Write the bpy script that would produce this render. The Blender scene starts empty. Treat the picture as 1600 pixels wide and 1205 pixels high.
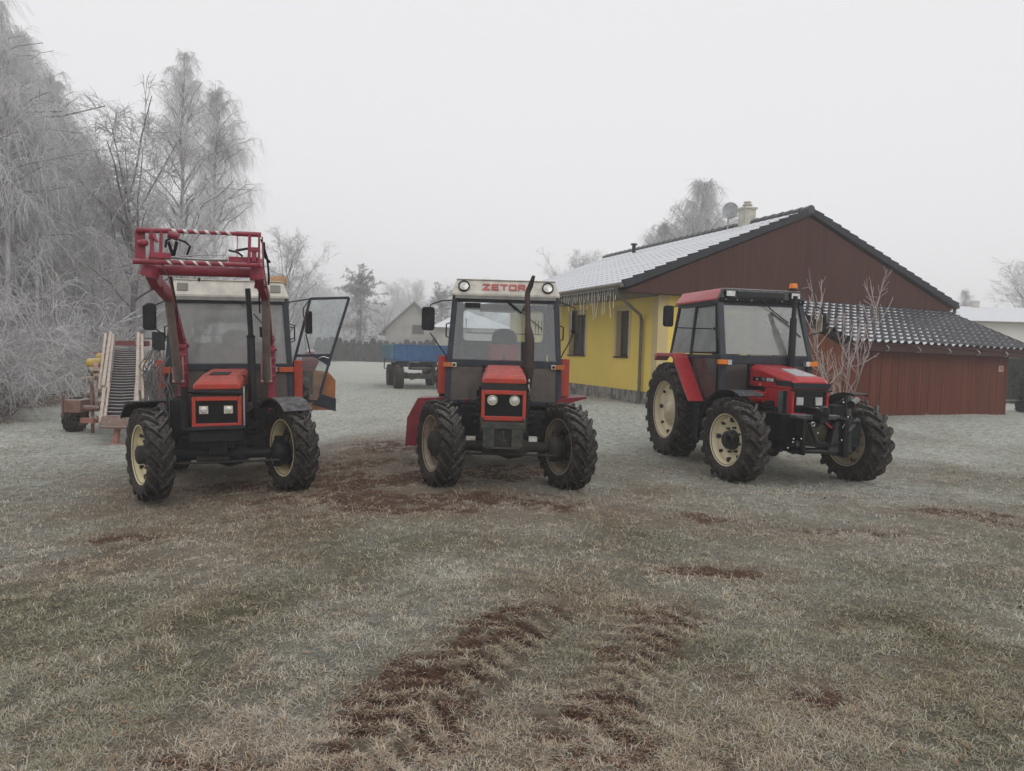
import bpy, bmesh, math, random
import numpy as np
from mathutils import Vector, Matrix
R_ = math.radians
sc = bpy.context.scene
# ------------------------------------------------------------ camera
H = 1.7; FPX = 1120.0
PITCH = math.atan(54.5/1120); ROLL = R_(1.6)
cam_d = bpy.data.cameras.new('camera'); cam = bpy.data.objects.new('camera', cam_d); sc.collection.objects.link(cam)
cam_d.sensor_width = 36; cam_d.lens = FPX/1600*36; cam_d.clip_start = .05; cam_d.clip_end = 3000
CM = Matrix.Rotation(math.pi/2-PITCH, 3, 'X') @ Matrix.Rotation(ROLL, 3, 'Z')
cam.matrix_world = Matrix.Translation((0, 0, H)) @ CM.to_4x4()
sc.camera = cam
# ------------------------------------------------------------ sky and light (overcast, freezing fog)
SUN_EL = R_(38); SUN_AZ = R_(150)
w = bpy.data.worlds.new("World"); sc.world = w; w.use_nodes = True
nt = w.node_tree; nt.nodes.clear()
sky = nt.nodes.new('ShaderNodeTexSky'); sky.sky_type = 'NISHITA'; sky.sun_disc = False
sky.sun_elevation = SUN_EL; sky.sun_rotation = SUN_AZ; sky.dust_density = 4
bw = nt.nodes.new('ShaderNodeHueSaturation'); bw.inputs['Saturation'].default_value = .06
nt.links.new(sky.outputs[0], bw.inputs['Color'])
mixw = nt.nodes.new('ShaderNodeMix'); mixw.data_type = 'RGBA'; mixw.inputs[0].default_value = .88
nt.links.new(bw.outputs[0], mixw.inputs[6]); mixw.inputs[7].default_value = (7.85, 7.85, 8.0, 1)   # cloud deck, in the sky texture's own units
bg = nt.nodes.new('ShaderNodeBackground'); bg.inputs[1].default_value = .1
nt.links.new(mixw.outputs[2], bg.inputs[0])
wo = nt.nodes.new('ShaderNodeOutputWorld'); nt.links.new(bg.outputs[0], wo.inputs[0])
sd = bpy.data.lights.new('sun', 'SUN'); sd.energy = .5; sd.angle = R_(50); sd.color = (1, .97, .93)
so = bpy.data.objects.new('sun', sd); sc.collection.objects.link(so)
dirv = Vector((math.sin(SUN_AZ)*math.cos(SUN_EL), math.cos(SUN_AZ)*math.cos(SUN_EL), math.sin(SUN_EL)))
so.rotation_euler = dirv.to_track_quat('Z', 'Y').to_euler()
sc.view_settings.view_transform = 'Standard'; sc.view_settings.look = 'None'
sc.view_settings.exposure = .26; sc.view_settings.gamma = 1
sc.cycles.max_bounces = 7; sc.cycles.volume_bounces = 5; sc.cycles.transparent_max_bounces = 12
sc.cycles.caustics_reflective = False; sc.cycles.caustics_refractive = False
C = sc.collection
# ------------------------------------------------------------ helpers
def ray(px, py):
    return CM @ Vector(((px-800)/FPX, -(py-602.5)/FPX, -1))
def G(px, py, z=0.):                       # ground point under a pixel of the survey photo
    d = ray(px, py); t = (z-H)/d.z; return Vector((d.x*t, d.y*t, z))
def AT(px, py, Y):
    d = ray(px, py); t = Y/d.y; return Vector((d.x*t, Y, H+d.z*t))

def put(o, parent=None):
    C.objects.link(o)
    if parent is not None: o.parent = parent
    return o
def tag(o, label=None, cat=None, group=None, kind=None):
    if label: o['label'] = label
    if cat: o['category'] = cat
    if group: o['group'] = group
    if kind: o['kind'] = kind
    return o
def empty(name, loc=(0, 0, 0), rz=0, **kw):
    o = bpy.data.objects.new(name, None); o.empty_display_size = .3; put(o)
    o.location = loc; o.rotation_euler = (0, 0, rz); tag(o, **kw); return o
def kids(o): return [c for c in bpy.data.objects if c.parent == o]
def copy_tree(o, parent=None):
    c = o.copy(); C.objects.link(c); c.parent = parent
    for ch in kids(o): copy_tree(ch, c)
    return c

class MB:
    def __init__(s): s.v = []; s.f = []; s.m = Matrix.Identity(4); s.sm = []
    def add(s, vs, fs, smooth=False):
        n = len(s.v); s.v += [tuple(s.m @ Vector(v)) for v in vs]
        s.f += [tuple(i+n for i in f) for f in fs]; s.sm += [smooth]*len(fs); return s
    def box(s, x0, x1, y0, y1, z0, z1):
        v = [(x, y, z) for z in (z0, z1) for y in (y0, y1) for x in (x0, x1)]
        return s.add(v, [(0,2,3,1),(4,5,7,6),(0,1,5,4),(2,6,7,3),(0,4,6,2),(1,3,7,5)])
    def hexa(s, b, t):                      # bottom 4 pts, top 4 pts (ccw)
        return s.add(list(b)+list(t), [(3,2,1,0),(4,5,6,7),(0,1,5,4),(1,2,6,5),(2,3,7,6),(3,0,4,7)])
    def prism(s, poly, a, b):               # poly: 3d pts, extruded from offset a to offset b (vectors)
        n = len(poly); a = Vector(a); b = Vector(b)
        vs = [Vector(p)+a for p in poly]+[Vector(p)+b for p in poly]
        return s.add(vs, [tuple(range(n-1, -1, -1)), tuple(range(n, 2*n))]+[(i, (i+1) % n, n+(i+1) % n, n+i) for i in range(n)])
    def bar(s, p, q, w, h=None, up=(0, 0, 1)):
        h = h or w; p = Vector(p); q = Vector(q); d = (q-p).normalized(); u = Vector(up)
        if abs(d.dot(u)) > .98: u = Vector((0, 1, 0)) if abs(d.y) < .9 else Vector((1, 0, 0))
        a = d.cross(u).normalized()*w/2; b = a.cross(d).normalized()*h/2
        return s.hexa([p-a-b, p+a-b, p+a+b, p-a+b], [q-a-b, q+a-b, q+a+b, q-a+b])
    def tube(s, pts, r, n=8, cap=True):
        P = [Vector(p) for p in pts]; K = len(P)
        rs = r if isinstance(r, (list, tuple)) else [r]*K
        vs = []; fs = []; prev = None
        for k in range(K):
            d = (P[min(k+1, K-1)]-P[max(k-1, 0)]).normalized()
            if prev is None:
                a = d.orthogonal().normalized()
            else:
                a = prev-d*prev.dot(d); a = a.normalized() if a.length > 1e-6 else d.orthogonal().normalized()
            prev = a; b = d.cross(a)
            vs += [P[k]+(a*math.cos(2*math.pi*i/n)+b*math.sin(2*math.pi*i/n))*rs[k] for i in range(n)]
        for k in range(K-1):
            for i in range(n):
                j = (i+1) % n; fs.append((k*n+i, k*n+j, (k+1)*n+j, (k+1)*n+i))
        s.add(vs, fs, True)
        if cap: s.add(vs[:n], [tuple(range(n-1, -1, -1))]); s.add(vs[-n:], [tuple(range(n))])
        return s
    def lathe(s, prof, n=40, axis='X', c=(0, 0, 0)):   # prof: (along, radius)
        vs = []; fs = []; K = len(prof); c = Vector(c)
        for a, r in prof:
            for i in range(n):
                t = 2*math.pi*i/n; y, z = r*math.cos(t), r*math.sin(t)
                vs.append(c+Vector({'X': (a, y, z), 'Y': (y, a, z), 'Z': (y, z, a)}[axis]))
        for k in range(K-1):
            for i in range(n):
                j = (i+1) % n; fs.append((k*n+i, k*n+j, (k+1)*n+j, (k+1)*n+i))
        return s.add(vs, fs, True)
    def disc(s, c, r, axis, n=24, t=.01):
        return s.lathe([(-t/2, .0005), (-t/2, r), (t/2, r), (t/2, .0005)], n, axis, c)
    def sph(s, c, rx, ry, rz, n=14, m=8):
        vs = []; fs = []
        for k in range(m+1):
            p = math.pi*k/m
            for i in range(n):
                t = 2*math.pi*i/n; vs.append((c[0]+rx*math.sin(p)*math.cos(t), c[1]+ry*math.sin(p)*math.sin(t), c[2]+rz*math.cos(p)))
        for k in range(m):
            for i in range(n): fs.append((k*n+i, k*n+(i+1) % n, (k+1)*n+(i+1) % n, (k+1)*n+i))
        return s.add(vs, fs, True)
    def mesh(s, name):
        me = bpy.data.meshes.new(name); me.from_pydata(s.v, [], s.f); me.update()
        bm = bmesh.new(); bm.from_mesh(me); bmesh.ops.remove_doubles(bm, verts=bm.verts, dist=1e-5)
        bmesh.ops.recalc_face_normals(bm, faces=bm.faces); bm.to_mesh(me); bm.free(); 
        return me
    def build(s, name, mat, parent=None, bevel=0, smooth=None, **kw):
        me = bpy.data.meshes.new(name); me.from_pydata(s.v, [], s.f); me.update()
        me.polygons.foreach_set('use_smooth', [bool(x) for x in s.sm])
        bm = bmesh.new(); bm.from_mesh(me); bmesh.ops.recalc_face_normals(bm, faces=bm.faces); bm.to_mesh(me); bm.free()
        me.materials.append(mat); o = bpy.data.objects.new(name, me); put(o, parent)
        if bevel:
            b = o.modifiers.new('bevel', 'BEVEL'); b.width = bevel; b.segments = 2; b.limit_method = 'ANGLE'; b.angle_limit = R_(40)
        tag(o, **kw); return o

def np_mesh(name, verts, quads=None, tris=None, mat=None, parent=None, attrs=None, smooth=False, **kw):
    me = bpy.data.meshes.new(name)
    nq = 0 if quads is None else len(quads); ntr = 0 if tris is None else len(tris)
    me.vertices.add(len(verts)); me.vertices.foreach_set('co', np.ascontiguousarray(verts, np.float32).ravel())
    L = []; 
    if nq: L.append(np.ascontiguousarray(quads, np.int32).ravel())
    if ntr: L.append(np.ascontiguousarray(tris, np.int32).ravel())
    L = np.concatenate(L); me.loops.add(len(L)); me.loops.foreach_set('vertex_index', L)
    me.polygons.add(nq+ntr)
    st = np.concatenate([np.arange(nq)*4, nq*4+np.arange(ntr)*3]).astype(np.int32)
    me.polygons.foreach_set('loop_start', st)
    me.update(calc_edges=True)
    if smooth: me.polygons.foreach_set('use_smooth', np.ones(nq+ntr, bool))
    for k, a in (attrs or {}).items():
        at = me.attributes.new(k, 'FLOAT', 'POINT'); at.data.foreach_set('value', np.ascontiguousarray(a, np.float32).ravel())
    if mat: me.materials.append(mat)
    o = bpy.data.objects.new(name, me); put(o, parent); tag(o, **kw); return o

# ------------------------------------------------------------ materials
def nodes(m): m.use_nodes = True; n = m.node_tree; return n, n.nodes['Principled BSDF']
def inp(n, node, name, v):
    s = node.inputs[name]
    if hasattr(v, 'links') or isinstance(v, bpy.types.NodeSocket): n.links.new(v, s)
    else: s.default_value = v
def c4(c): return (c[0], c[1], c[2], 1)
def mixc(n, fac, a, b):
    m = n.nodes.new('ShaderNodeMix'); m.data_type = 'RGBA'
    for s, v in ((m.inputs[0], fac), (m.inputs[6], a), (m.inputs[7], b)):
        if isinstance(v, bpy.types.NodeSocket): n.links.new(v, s)
        else: s.default_value = v if isinstance(v, (int, float)) else c4(v)
    return m.outputs[2]
def math_(n, op, a, b=None):
    m = n.nodes.new('ShaderNodeMath'); m.operation = op
    for i, v in enumerate((a, b)):
        if v is None: continue
        if isinstance(v, bpy.types.NodeSocket): n.links.new(v, m.inputs[i])
        else: m.inputs[i].default_value = v
    return m.outputs[0]
def noise(n, scale, detail=4, rough=.55, vec=None):
    t = n.nodes.new('ShaderNodeTexNoise'); t.inputs['Scale'].default_value = scale; t.inputs['Detail'].default_value = detail
    t.inputs['Roughness'].default_value = rough
    if vec is None:
        tc = n.nodes.new('ShaderNodeTexCoord'); vec = tc.outputs['Object']
    n.links.new(vec, t.inputs['Vector']); return t.outputs['Fac']
def ramp(n, fac, lo, hi):
    m = n.nodes.new('ShaderNodeMapRange'); m.inputs[1].default_value = lo; m.inputs[2].default_value = hi
    n.links.new(fac, m.inputs[0]); return m.outputs[0]
def stretch(n, s):
    tc = n.nodes.new('ShaderNodeTexCoord'); mp = n.nodes.new('ShaderNodeMapping'); mp.inputs['Scale'].default_value = s
    n.links.new(tc.outputs['Object'], mp.inputs[0]); return mp.outputs[0]
def upness(n):
    g = n.nodes.new('ShaderNodeNewGeometry'); s = n.nodes.new('ShaderNodeSeparateXYZ'); n.links.new(g.outputs['Normal'], s.inputs[0]); return s.outputs[2]
def attr(n, name):
    a = n.nodes.new('ShaderNodeAttribute'); a.attribute_name = name; return a.outputs['Fac']
def bump(n, p, fac, strength, dist=.01):
    b = n.nodes.new('ShaderNodeBump'); b.inputs['Strength'].default_value = strength; b.inputs['Distance'].default_value = dist
    n.links.new(fac, b.inputs['Height']); n.links.new(b.outputs[0], p.inputs['Normal'])
def M_(name, col, rough=.5, metal=0., var=.25, vscale=6, dirt=None, damt=.3, dscale=9, frost=0., bmp=.1, bscale=60, coat=0., spec=None):
    m = bpy.data.materials.new(name); n, p = nodes(m)
    dark = tuple(c*(1-var) for c in col); lite = tuple(min(1, c*(1+var*.6)) for c in col)
    c = mixc(n, ramp(n, noise(n, vscale), .3, .7), dark, lite)
    rr = rough
    if dirt:
        f = math_(n, 'MULTIPLY', ramp(n, noise(n, dscale, 6, .65), .62-damt*.5, .78), min(1, damt*1.6)); c = mixc(n, f, c, dirt)
        rr = math_(n, 'ADD', math_(n, 'MULTIPLY', f, .8-rough), rough)
    if frost:
        f = math_(n, 'MULTIPLY', ramp(n, upness(n), .2, .9), math_(n, 'MULTIPLY', ramp(n, noise(n, 14, 5), .3, .65), frost)); c = mixc(n, f, c, (.62, .64, .66))
        if isinstance(rr, float): rr = math_(n, 'ADD', math_(n, 'MULTIPLY', f, .9-rough), rough)
    inp(n, p, 'Base Color', c); inp(n, p, 'Roughness', rr); p.inputs['Metallic'].default_value = metal
    p.inputs['Specular IOR Level'].default_value = spec if spec is not None else (.16 if max(col) < .06 else .4)
    if coat: p.inputs['Coat Weight'].default_value = coat; p.inputs['Coat Roughness'].default_value = .15
    if bmp: bump(n, p, noise(n, bscale, 5), bmp)
    return m
MUDC = (.13, .095, .07)
ORANGE = M_('orange_red_paint', (.47, .036, .018), .42, dirt=(.17, .10, .075), damt=.42, dscale=16, frost=.08, bmp=.05)
CRIM = M_('crimson_paint', (.19, .009, .018), .45, dirt=(.12, .07, .06), damt=.25, frost=.15, bmp=.05)
LOADER = M_('loader_crimson_paint', (.26, .016, .040), .4, dirt=(.16, .07, .065), damt=.3, frost=.3, bmp=.06)
RED = M_('glossy_red_paint', (.42, .012, .018), .3, var=.1, dirt=(.16, .05, .04), damt=.15, frost=.06, bmp=.03, coat=.3)
BLACK = M_('black_paint', (.012, .013, .016), .42, dirt=(.05, .045, .04), damt=.25, bmp=.06)
GLOSSB = M_('gloss_black_paint', (.006, .007, .009), .2, dirt=(.03, .03, .03), damt=.12, frost=.12, bmp=.03, spec=.35)
CABF = M_('dark_grey_cab_paint', (.035, .042, .055), .45, dirt=(.09, .085, .08), damt=.25, frost=.2, bmp=.05)
IRON = M_('dirty_cast_iron', (.028, .028, .028), .6, dirt=(.10, .075, .055), damt=.4, bmp=.3, bscale=40)
STEEL = M_('bare_steel', (.45, .45, .45), .35, metal=.9, dirt=(.12, .1, .09), damt=.3)
RUSTY = M_('dusty_cylinder_steel', (.17, .145, .125), .6, dirt=(.1, .06, .045), damt=.4)
RUST = M_('rusty_steel', (.20, .115, .085), .8, dirt=(.10, .05, .03), damt=.4, frost=.5, bmp=.3)
PINKR = M_('faded_red_steel', (.36, .15, .12), .7, dirt=(.17, .09, .06), damt=.4, frost=.5)
CREAM = M_('cream_paint', (.62, .56, .42), .45, dirt=(.3, .22, .14), damt=.25, frost=.15)
RIMC = M_('cream_rim_paint', (.66, .58, .36), .42, var=.1, dirt=(.28, .20, .12), damt=.25)
RIMR = M_('clean_cream_rim_paint', (.74, .66, .46), .38, var=.06, dirt=(.30, .2, .13), damt=.12)
RIMD = M_('mud_stained_rim', (.15, .115, .085), .7, dirt=(.42, .36, .26), damt=.25)
RIME = M_('worn_cream_rim_edge', (.34, .29, .21), .6, dirt=(.15, .1, .07), damt=.5)
ROOFW = M_('ivory_cab_roof_paint', (.60, .575, .50), .5, dirt=(.33, .28, .22), damt=.3, frost=.5)
DASH = M_('dusty_panel_glass', (.10, .085, .075), .35, dirt=(.14, .12, .10), damt=.45)
WHITEP = M_('white_stripe_paint', (.72, .7, .68), .5)
AMBER = M_('amber_plastic', (.75, .20, .01), .3, var=.1)
LAMPG = M_('lamp_reflector', (.62, .62, .6), .15, metal=.35, var=.3, vscale=25)
CHROME = M_('chrome', (.7, .7, .7), .15, metal=1)
SEATR = M_('red_seat_cover', (.42, .05, .05), .8)
BLUE = M_('faded_blue_steel', (.03, .11, .26), .6, dirt=(.12, .18, .24), damt=.35, frost=.4)
LBLUE = M_('light_blue_frame', (.14, .26, .33), .6, dirt=(.2, .2, .2), damt=.3, frost=.4)
HOPPER = M_('orange_hopper_paint', (.44, .17, .055), .55, dirt=(.22, .10, .05), damt=.3, frost=.5)
HOPIN = M_('worn_hopper_inside', (.30, .13, .08), .8, dirt=(.2, .16, .12), damt=.4)
YELLOW = M_('yellow_tank_plastic', (.50, .33, .05), .6, frost=.4, dirt=(.25, .2, .1), damt=.3)
WOODP = M_('weathered_pale_wood', (.44, .35, .27), .85, dirt=(.26, .18, .12), damt=.45, frost=.35, bmp=.3)
TARP = M_('frosted_white_sack', (.55, .56, .56), .7, dirt=(.15, .13, .12), damt=.4, bmp=.5, bscale=12)
PIPE = M_('brown_gutter_metal', (.13, .115, .09), .45, frost=.3)
CONC = M_('rendered_chimney', (.50, .48, .42), .9, frost=.5, bmp=.4)
DISH = M_('grey_dish', (.38, .39, .40), .6)

def tyre_mat():
    m = bpy.data.materials.new('dusty_tyre_rubber'); n, p = nodes(m)
    c = mixc(n, ramp(n, noise(n, 5, 6, .65), .35, .7), (.009, .009, .010), (.038, .033, .029))
    c = mixc(n, math_(n, 'MULTIPLY', ramp(n, noise(n, 22, 6, .7), .48, .66), .6), c, (.12, .098, .078))
    c = mixc(n, math_(n, 'MULTIPLY', ramp(n, upness(n), .3, .95), math_(n, 'MULTIPLY', ramp(n, noise(n, 30, 4), .4, .6), .45)), c, (.34, .34, .33))
    inp(n, p, 'Base Color', c); p.inputs['Roughness'].default_value = .75; p.inputs['Specular IOR Level'].default_value = .2; bump(n, p, noise(n, 45, 5), .35); return m
TYRE = tyre_mat()

def glass_mat(name, frost, tint=(.45, .47, .48), lo=.3, hi=.7, scale=3., trans=(.85, .88, .88)):
    m = bpy.data.materials.new(name); m.use_nodes = True; n = m.node_tree; n.nodes.remove(n.nodes['Principled BSDF'])
    out = n.nodes['Material Output']
    tr = n.nodes.new('ShaderNodeBsdfTransparent'); tr.inputs[0].default_value = c4(trans)
    gl = n.nodes.new('ShaderNodeBsdfGlossy'); gl.inputs['Roughness'].default_value = .04; gl.inputs[0].default_value = (.9, .9, .9, 1)
    lw = n.nodes.new('ShaderNodeFresnel'); lw.inputs[0].default_value = 1.5
    a = n.nodes.new('ShaderNodeMixShader'); n.links.new(math_(n, 'ADD', math_(n, 'MULTIPLY', lw.outputs[0], 1.2), .04), a.inputs[0]); n.links.new(tr.outputs[0], a.inputs[1]); n.links.new(gl.outputs[0], a.inputs[2])
    last = a.outputs[0]
    if frost:
        d = n.nodes.new('ShaderNodeBsdfDiffuse'); d.inputs[0].default_value = c4(tint)
        t = n.nodes.new('ShaderNodeBsdfTranslucent'); t.inputs[0].default_value = c4(tint)
        ds = n.nodes.new('ShaderNodeMixShader'); ds.inputs[0].default_value = .4; n.links.new(d.outputs[0], ds.inputs[1]); n.links.new(t.outputs[0], ds.inputs[2])
        b = n.nodes.new('ShaderNodeMixShader')
        f = math_(n, 'MULTIPLY', ramp(n, noise(n, scale, 5, .6), lo, hi), frost[1]-frost[0]); f = math_(n, 'ADD', f, frost[0])
        n.links.new(f, b.inputs[0]); n.links.new(last, b.inputs[1]); n.links.new(ds.outputs[0], b.inputs[2]); last = b.outputs[0]
    n.links.new(last, out.inputs[0]); return m
GCLEAR = glass_mat('clear_cab_glass', (.0, .06), trans=(.93, .95, .95))
GFROST = glass_mat('frosted_windscreen', (.25, .80), (.50, .51, .49), .3, .68, 1.1)
GFROST2 = glass_mat('fogged_side_glass', (.45, .85), (.50, .54, .53))
GDOOR = glass_mat('open_door_glass', (.0, .07))
def dark_glass():
    m = bpy.data.materials.new('dark_window_glass'); n, p = nodes(m)
    inp(n, p, 'Base Color', mixc(n, noise(n, 2.5, 3), (.02, .02, .02), (.09, .085, .08))); p.inputs['Roughness'].default_value = .08; return m
DGLASS = dark_glass()

# ------------------------------------------------------------ noise in numpy
rng = np.random.default_rng(7)
_T = rng.random((64, 64))
def vn(x, y, s, o=3, ox=0.):
    r = 0; a = 1; t = 0
    for k in range(o):
        X = x*s*2**k+ox+17.3*k; Y = y*s*2**k+ox*1.7+9.1*k
        xi = np.floor(X).astype(int); yi = np.floor(Y).astype(int); fx = X-xi; fy = Y-yi
        fx = fx*fx*(3-2*fx); fy = fy*fy*(3-2*fy)
        g = lambda i, j: _T[(xi+i) % 64, (yi+j) % 64]
        r = r+a*((g(0, 0)*(1-fx)+g(1, 0)*fx)*(1-fy)+(g(0, 1)*(1-fx)+g(1, 1)*fx)*fy); t += a; a *= .5
    return r/t
def ss(a, b, x): t = np.clip((x-a)/(b-a), 0, 1); return t*t*(3-2*t)
# ------------------------------------------------------------ terrain
def seg(x, y, p, q):        # distance to segment, along parameter, signed across
    px, py = p[0], p[1]; dx, dy = q[0]-px, q[1]-py; L = math.hypot(dx, dy)
    s = ((x-px)*dx+(y-py)*dy)/L; t = (-(x-px)*dy+(y-py)*dx)/L
    return s, t, L
TR1 = (G(850, 950), G(540, 1195)); TR2 = (G(1035, 950), G(915, 1130))
MUD = [((500, 745), (1.9, .7), 1.), ((600, 778), (2.1, .5), 1.), ((740, 778), (1.0, .5), .95), ((430, 770), (.8, .35), .8), ((560, 720), (1.2, .8), .7), ((640, 700), (1.3, 1.3), .7), ((790, 740), (.6, .8), .8), ((220, 818), (.55, .22), 1.),
       ((60, 850), (1.0, .18), .45), ((350, 800), (1.3, .16), .4), ((1120, 893), (.42, .12), .9), ((1110, 810), (.45, .3), .5), ((1290, 1085), (.25, .16), .8), ((1480, 800), (.7, .25), .6),
       ((1290, 830), (.9, .2), .5), ((330, 1190), (.5, .16), .6), ((1000, 1190), (.4, .2), .6), ((1180, 1060), (.5, .12), .3), ((900, 1080), (.5, .35), .35), ((1600, 820), (.5, .3), .5), ((1350, 780), (.8, .2), .35)]
MUDW = [(G(*a), b, c) for a, b, c in MUD]
def treads(s, t, X_):          # chevron bars pressed by the tyre lugs
    f = (s-np.abs(t)*.75+(vn(X_[0], X_[1], 2.5, 2, 9.)-.5)*.22)/.165; f = f-np.floor(f); return .68+.32*ss(0, .1, f)*ss(.66, .54, f)
def mudmask(x, y):
    n1 = vn(x, y, 1.6, 4, 3.); n2 = vn(x, y, 7., 3, 8.); m = np.zeros_like(x)
    for g, (rx, ry), a in MUDW:
        d = np.sqrt(((x-g.x)/rx)**2+((y-g.y)/(ry*1.0))**2)
        m = np.maximum(m, a*np.clip(1.35-d+(n1-.5)*1.5, 0, 1))
    for (p, q), wd, a in ((TR1, .30, 1.), (TR2, .25, .8)):
        s, t, L = seg(x, y, p, q); on = ss(-.25, .1, s)*ss(L+.4, L, s)
        m = np.maximum(m, a*on*np.clip(1.45-np.abs(t)/wd+(n1-.5)*1.3, 0, 1)*(.55+.45*ss(.3, .6, n1))*treads(s, t, (x, y)))
    return np.clip(m*1.05*ss(.42, .60, n2*.5+vn(x, y, 16., 2, 12.)*.5+m*.14), 0, 1)
def wornmask(x, y):
    n1 = vn(x, y, 1.1, 4, 5.); m = np.zeros_like(x)
    for g, (rx, ry), a in MUDW:
        d = np.sqrt(((x-g.x)/(rx*1.5))**2+((y-g.y)/(ry*2.0))**2); m = np.maximum(m, a*np.clip(1.5-d+(n1-.5)*1.6, 0, 1))
    for (p, q), wd in ((TR1, .36), (TR2, .30)):
        s, t, L = seg(x, y, p, q); m = np.maximum(m, ss(-.6, .1, s)*ss(L+1.2, L, s)*np.clip(1.3-np.abs(t)/wd+(n1-.5)*1.6, 0, 1)*.8)
    return np.clip(m*.8, 0, 1)
def greenmask(x, y):
    g = G(20, 930); d = np.sqrt(((x-g.x)/1.1)**2+((y-g.y)/.8)**2); g2 = G(330, 1000); d2 = np.sqrt(((x-g2.x)/.35)**2+((y-g2.y)/1.5)**2)
    g3 = G(680, 850); d3 = np.sqrt(((x-g3.x)/.9)**2+((y-g3.y)/.7)**2)
    return np.clip(np.maximum.reduce([1.3-d, .9*(1.3-d2), .7*(1.3-d3)])+(vn(x, y, 1.7, 3, 6.)-.5)*1.2, 0, 1)
def base_h(x, y):
    z = -.2*ss(1.5, 4.6, -x)*ss(26, 16, y)
    z = z+.36*ss(12.3, 18.5, y)*ss(-1.0, 2.5, x)*ss(70, 30, y)
    z = z-.12*ss(12, 17, x)*ss(14, 18, y)*ss(60, 30, y)
    z = z+.5*ss(13, 22, -x)*ss(8, 20, y)*ss(80, 40, y)
    return z
def micro(x, y):
    near = ss(60, 12, y)
    z = (vn(x, y, .5, 3, 1.)-.5)*.07*near+(vn(x, y, 3.2, 3, 5.)-.5)*.045*near+(vn(x, y, 11, 2, 2.)-.5)*.016*ss(16, 9, y)
    m = mudmask(x, y)
    z = z-.022*m+(vn(x, y, 14, 2, 4.)-.5)*.05*m
    for TR, amp_ in ((TR1, 1.), (TR2, .5)):
     s, t, L = seg(x, y, *TR); on = ss(-.1, .15, s)*ss(L*1.1, L*.9, s)*ss(.30, .24, np.abs(t))
     ph = (s-np.abs(t)*.75+(vn(x, y, 2.5, 2, 9.)-.5)*.22)/.165; f = ph-np.floor(ph)
     z = z+amp_*on*(.012-ss(.0, .12, f)*ss(.66, .54, f)*.036)
    return z
def hgt(x, y):
    x = np.atleast_1d(np.asarray(x, float)); y = np.atleast_1d(np.asarray(y, float)); return base_h(x, y)+micro(x, y)
def gz(x, y): return float(base_h(np.array([float(x)]), np.array([float(y)]))[0])

def grow_axis(a, b, s0, lim, g=1.09, mid=None):
    xs = list(np.arange(a, mid or b, .028 if mid else s0)); s = s0
    while mid and xs[-1] < b: xs.append(xs[-1]+s0)
    x = xs[-1]
    while x < lim: s *= g; x += s; xs.append(x)
    return xs
xp = grow_axis(0, 7.5, .042, 420, mid=3.0); xs = np.array([-v for v in xp[:0:-1]]+xp)
yp = grow_axis(2.0, 12.5, .042, 620, mid=6.0); yb = []; s = .05; y0 = 2.0
while y0 > -60: s *= 1.25; y0 -= s; yb.append(y0)
ys = np.array(yb[::-1]+yp)
X, Y = np.meshgrid(xs, ys); Z = base_h(X.ravel(), Y.ravel())+micro(X.ravel(), Y.ravel())
nx, ny = len(xs), len(ys)
idx = np.arange(nx*ny).reshape(ny, nx)
Q = np.stack([idx[:-1, :-1], idx[:-1, 1:], idx[1:, 1:], idx[1:, :-1]], -1).reshape(-1, 4)
def frostmask(x, y):
    n1 = vn(x, y, .35, 3, 11.); n2 = vn(x, y, 1.8, 3, 21.)
    f = .36+.66*ss(9.8, 14, y)+.22*ss(-2.5, -7, x)*ss(7, 9.5, y)+.10*ss(6, 3.5, y)*ss(2.5, 4.5, np.abs(x))
    f = f-.2*ss(4, 7, x)*ss(20, 12, y)*ss(9, 12, y)+.12*ss(3.5, 6, x)*ss(6, 4, y)
    return np.clip((f+(n1-.5)*.85+(n2-.5)*.6)*(1-.6*wornmask(x, y))*(1-.6*greenmask(x, y)), 0, 1)
def brownmask(x, y):     # tall dead growth on the bank below the birches
    return ss(10.5, 13., -x+(vn(x, y, .6, 3, 2.)-.5)*3-(y-16)*.12)*ss(9, 12, y)
def ground_mat():
    m = bpy.data.materials.new('frosty_field'); n, p = nodes(m)
    n1 = noise(n, 9, 8, .7); n2 = noise(n, 1.2, 5); n3 = noise(n, 60, 6, .7)
    grass = mixc(n, ramp(n, n2, .38, .62), (.175, .158, .095), (.31, .23, .155))
    grass = mixc(n, ramp(n, n3, .35, .70), (.085, .075, .052), grass)
    fr = mixc(n, ramp(n, n3, .3, .7), (.44, .475, .42), (.76, .79, .74))
    f = math_(n, 'MULTIPLY', attr(n, 'frost'), ramp(n, n1, .22, .62))
    c = mixc(n, f, grass, fr)
    mud = mixc(n, ramp(n, n1, .3, .7), (.10, .055, .038), (.27, .15, .105))
    c = mixc(n, math_(n, 'MULTIPLY', attr(n, 'worn'), .55), c, (.27, .185, .135))
    mf = ramp(n, math_(n, 'ADD', attr(n, 'mud'), math_(n, 'MULTIPLY', n1, .5)), .42, .75)
    mud = mixc(n, ramp(n, n3, .3, .65), (.045, .03, .022), mud)
    c = mixc(n, mf, c, mud)
    c = mixc(n, attr(n, 'brown'), c, mixc(n, ramp(n, n1, .3, .7), (.075, .05, .035), (.2, .15, .11)))
    inp(n, p, 'Base Color', c); p.inputs['Roughness'].default_value = .95; p.inputs['Specular IOR Level'].default_value = .2
    bump(n, p, n3, 1., .04); return m
GROUND = ground_mat()
xr, yr = X.ravel(), Y.ravel()
np_mesh('ground', np.stack([xr, yr, Z], -1), Q, None, GROUND, attrs={'frost': frostmask(xr, yr), 'mud': mudmask(xr, yr), 'worn': wornmask(xr, yr), 'brown': brownmask(xr, yr)}, smooth=True, kind='structure')

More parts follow.
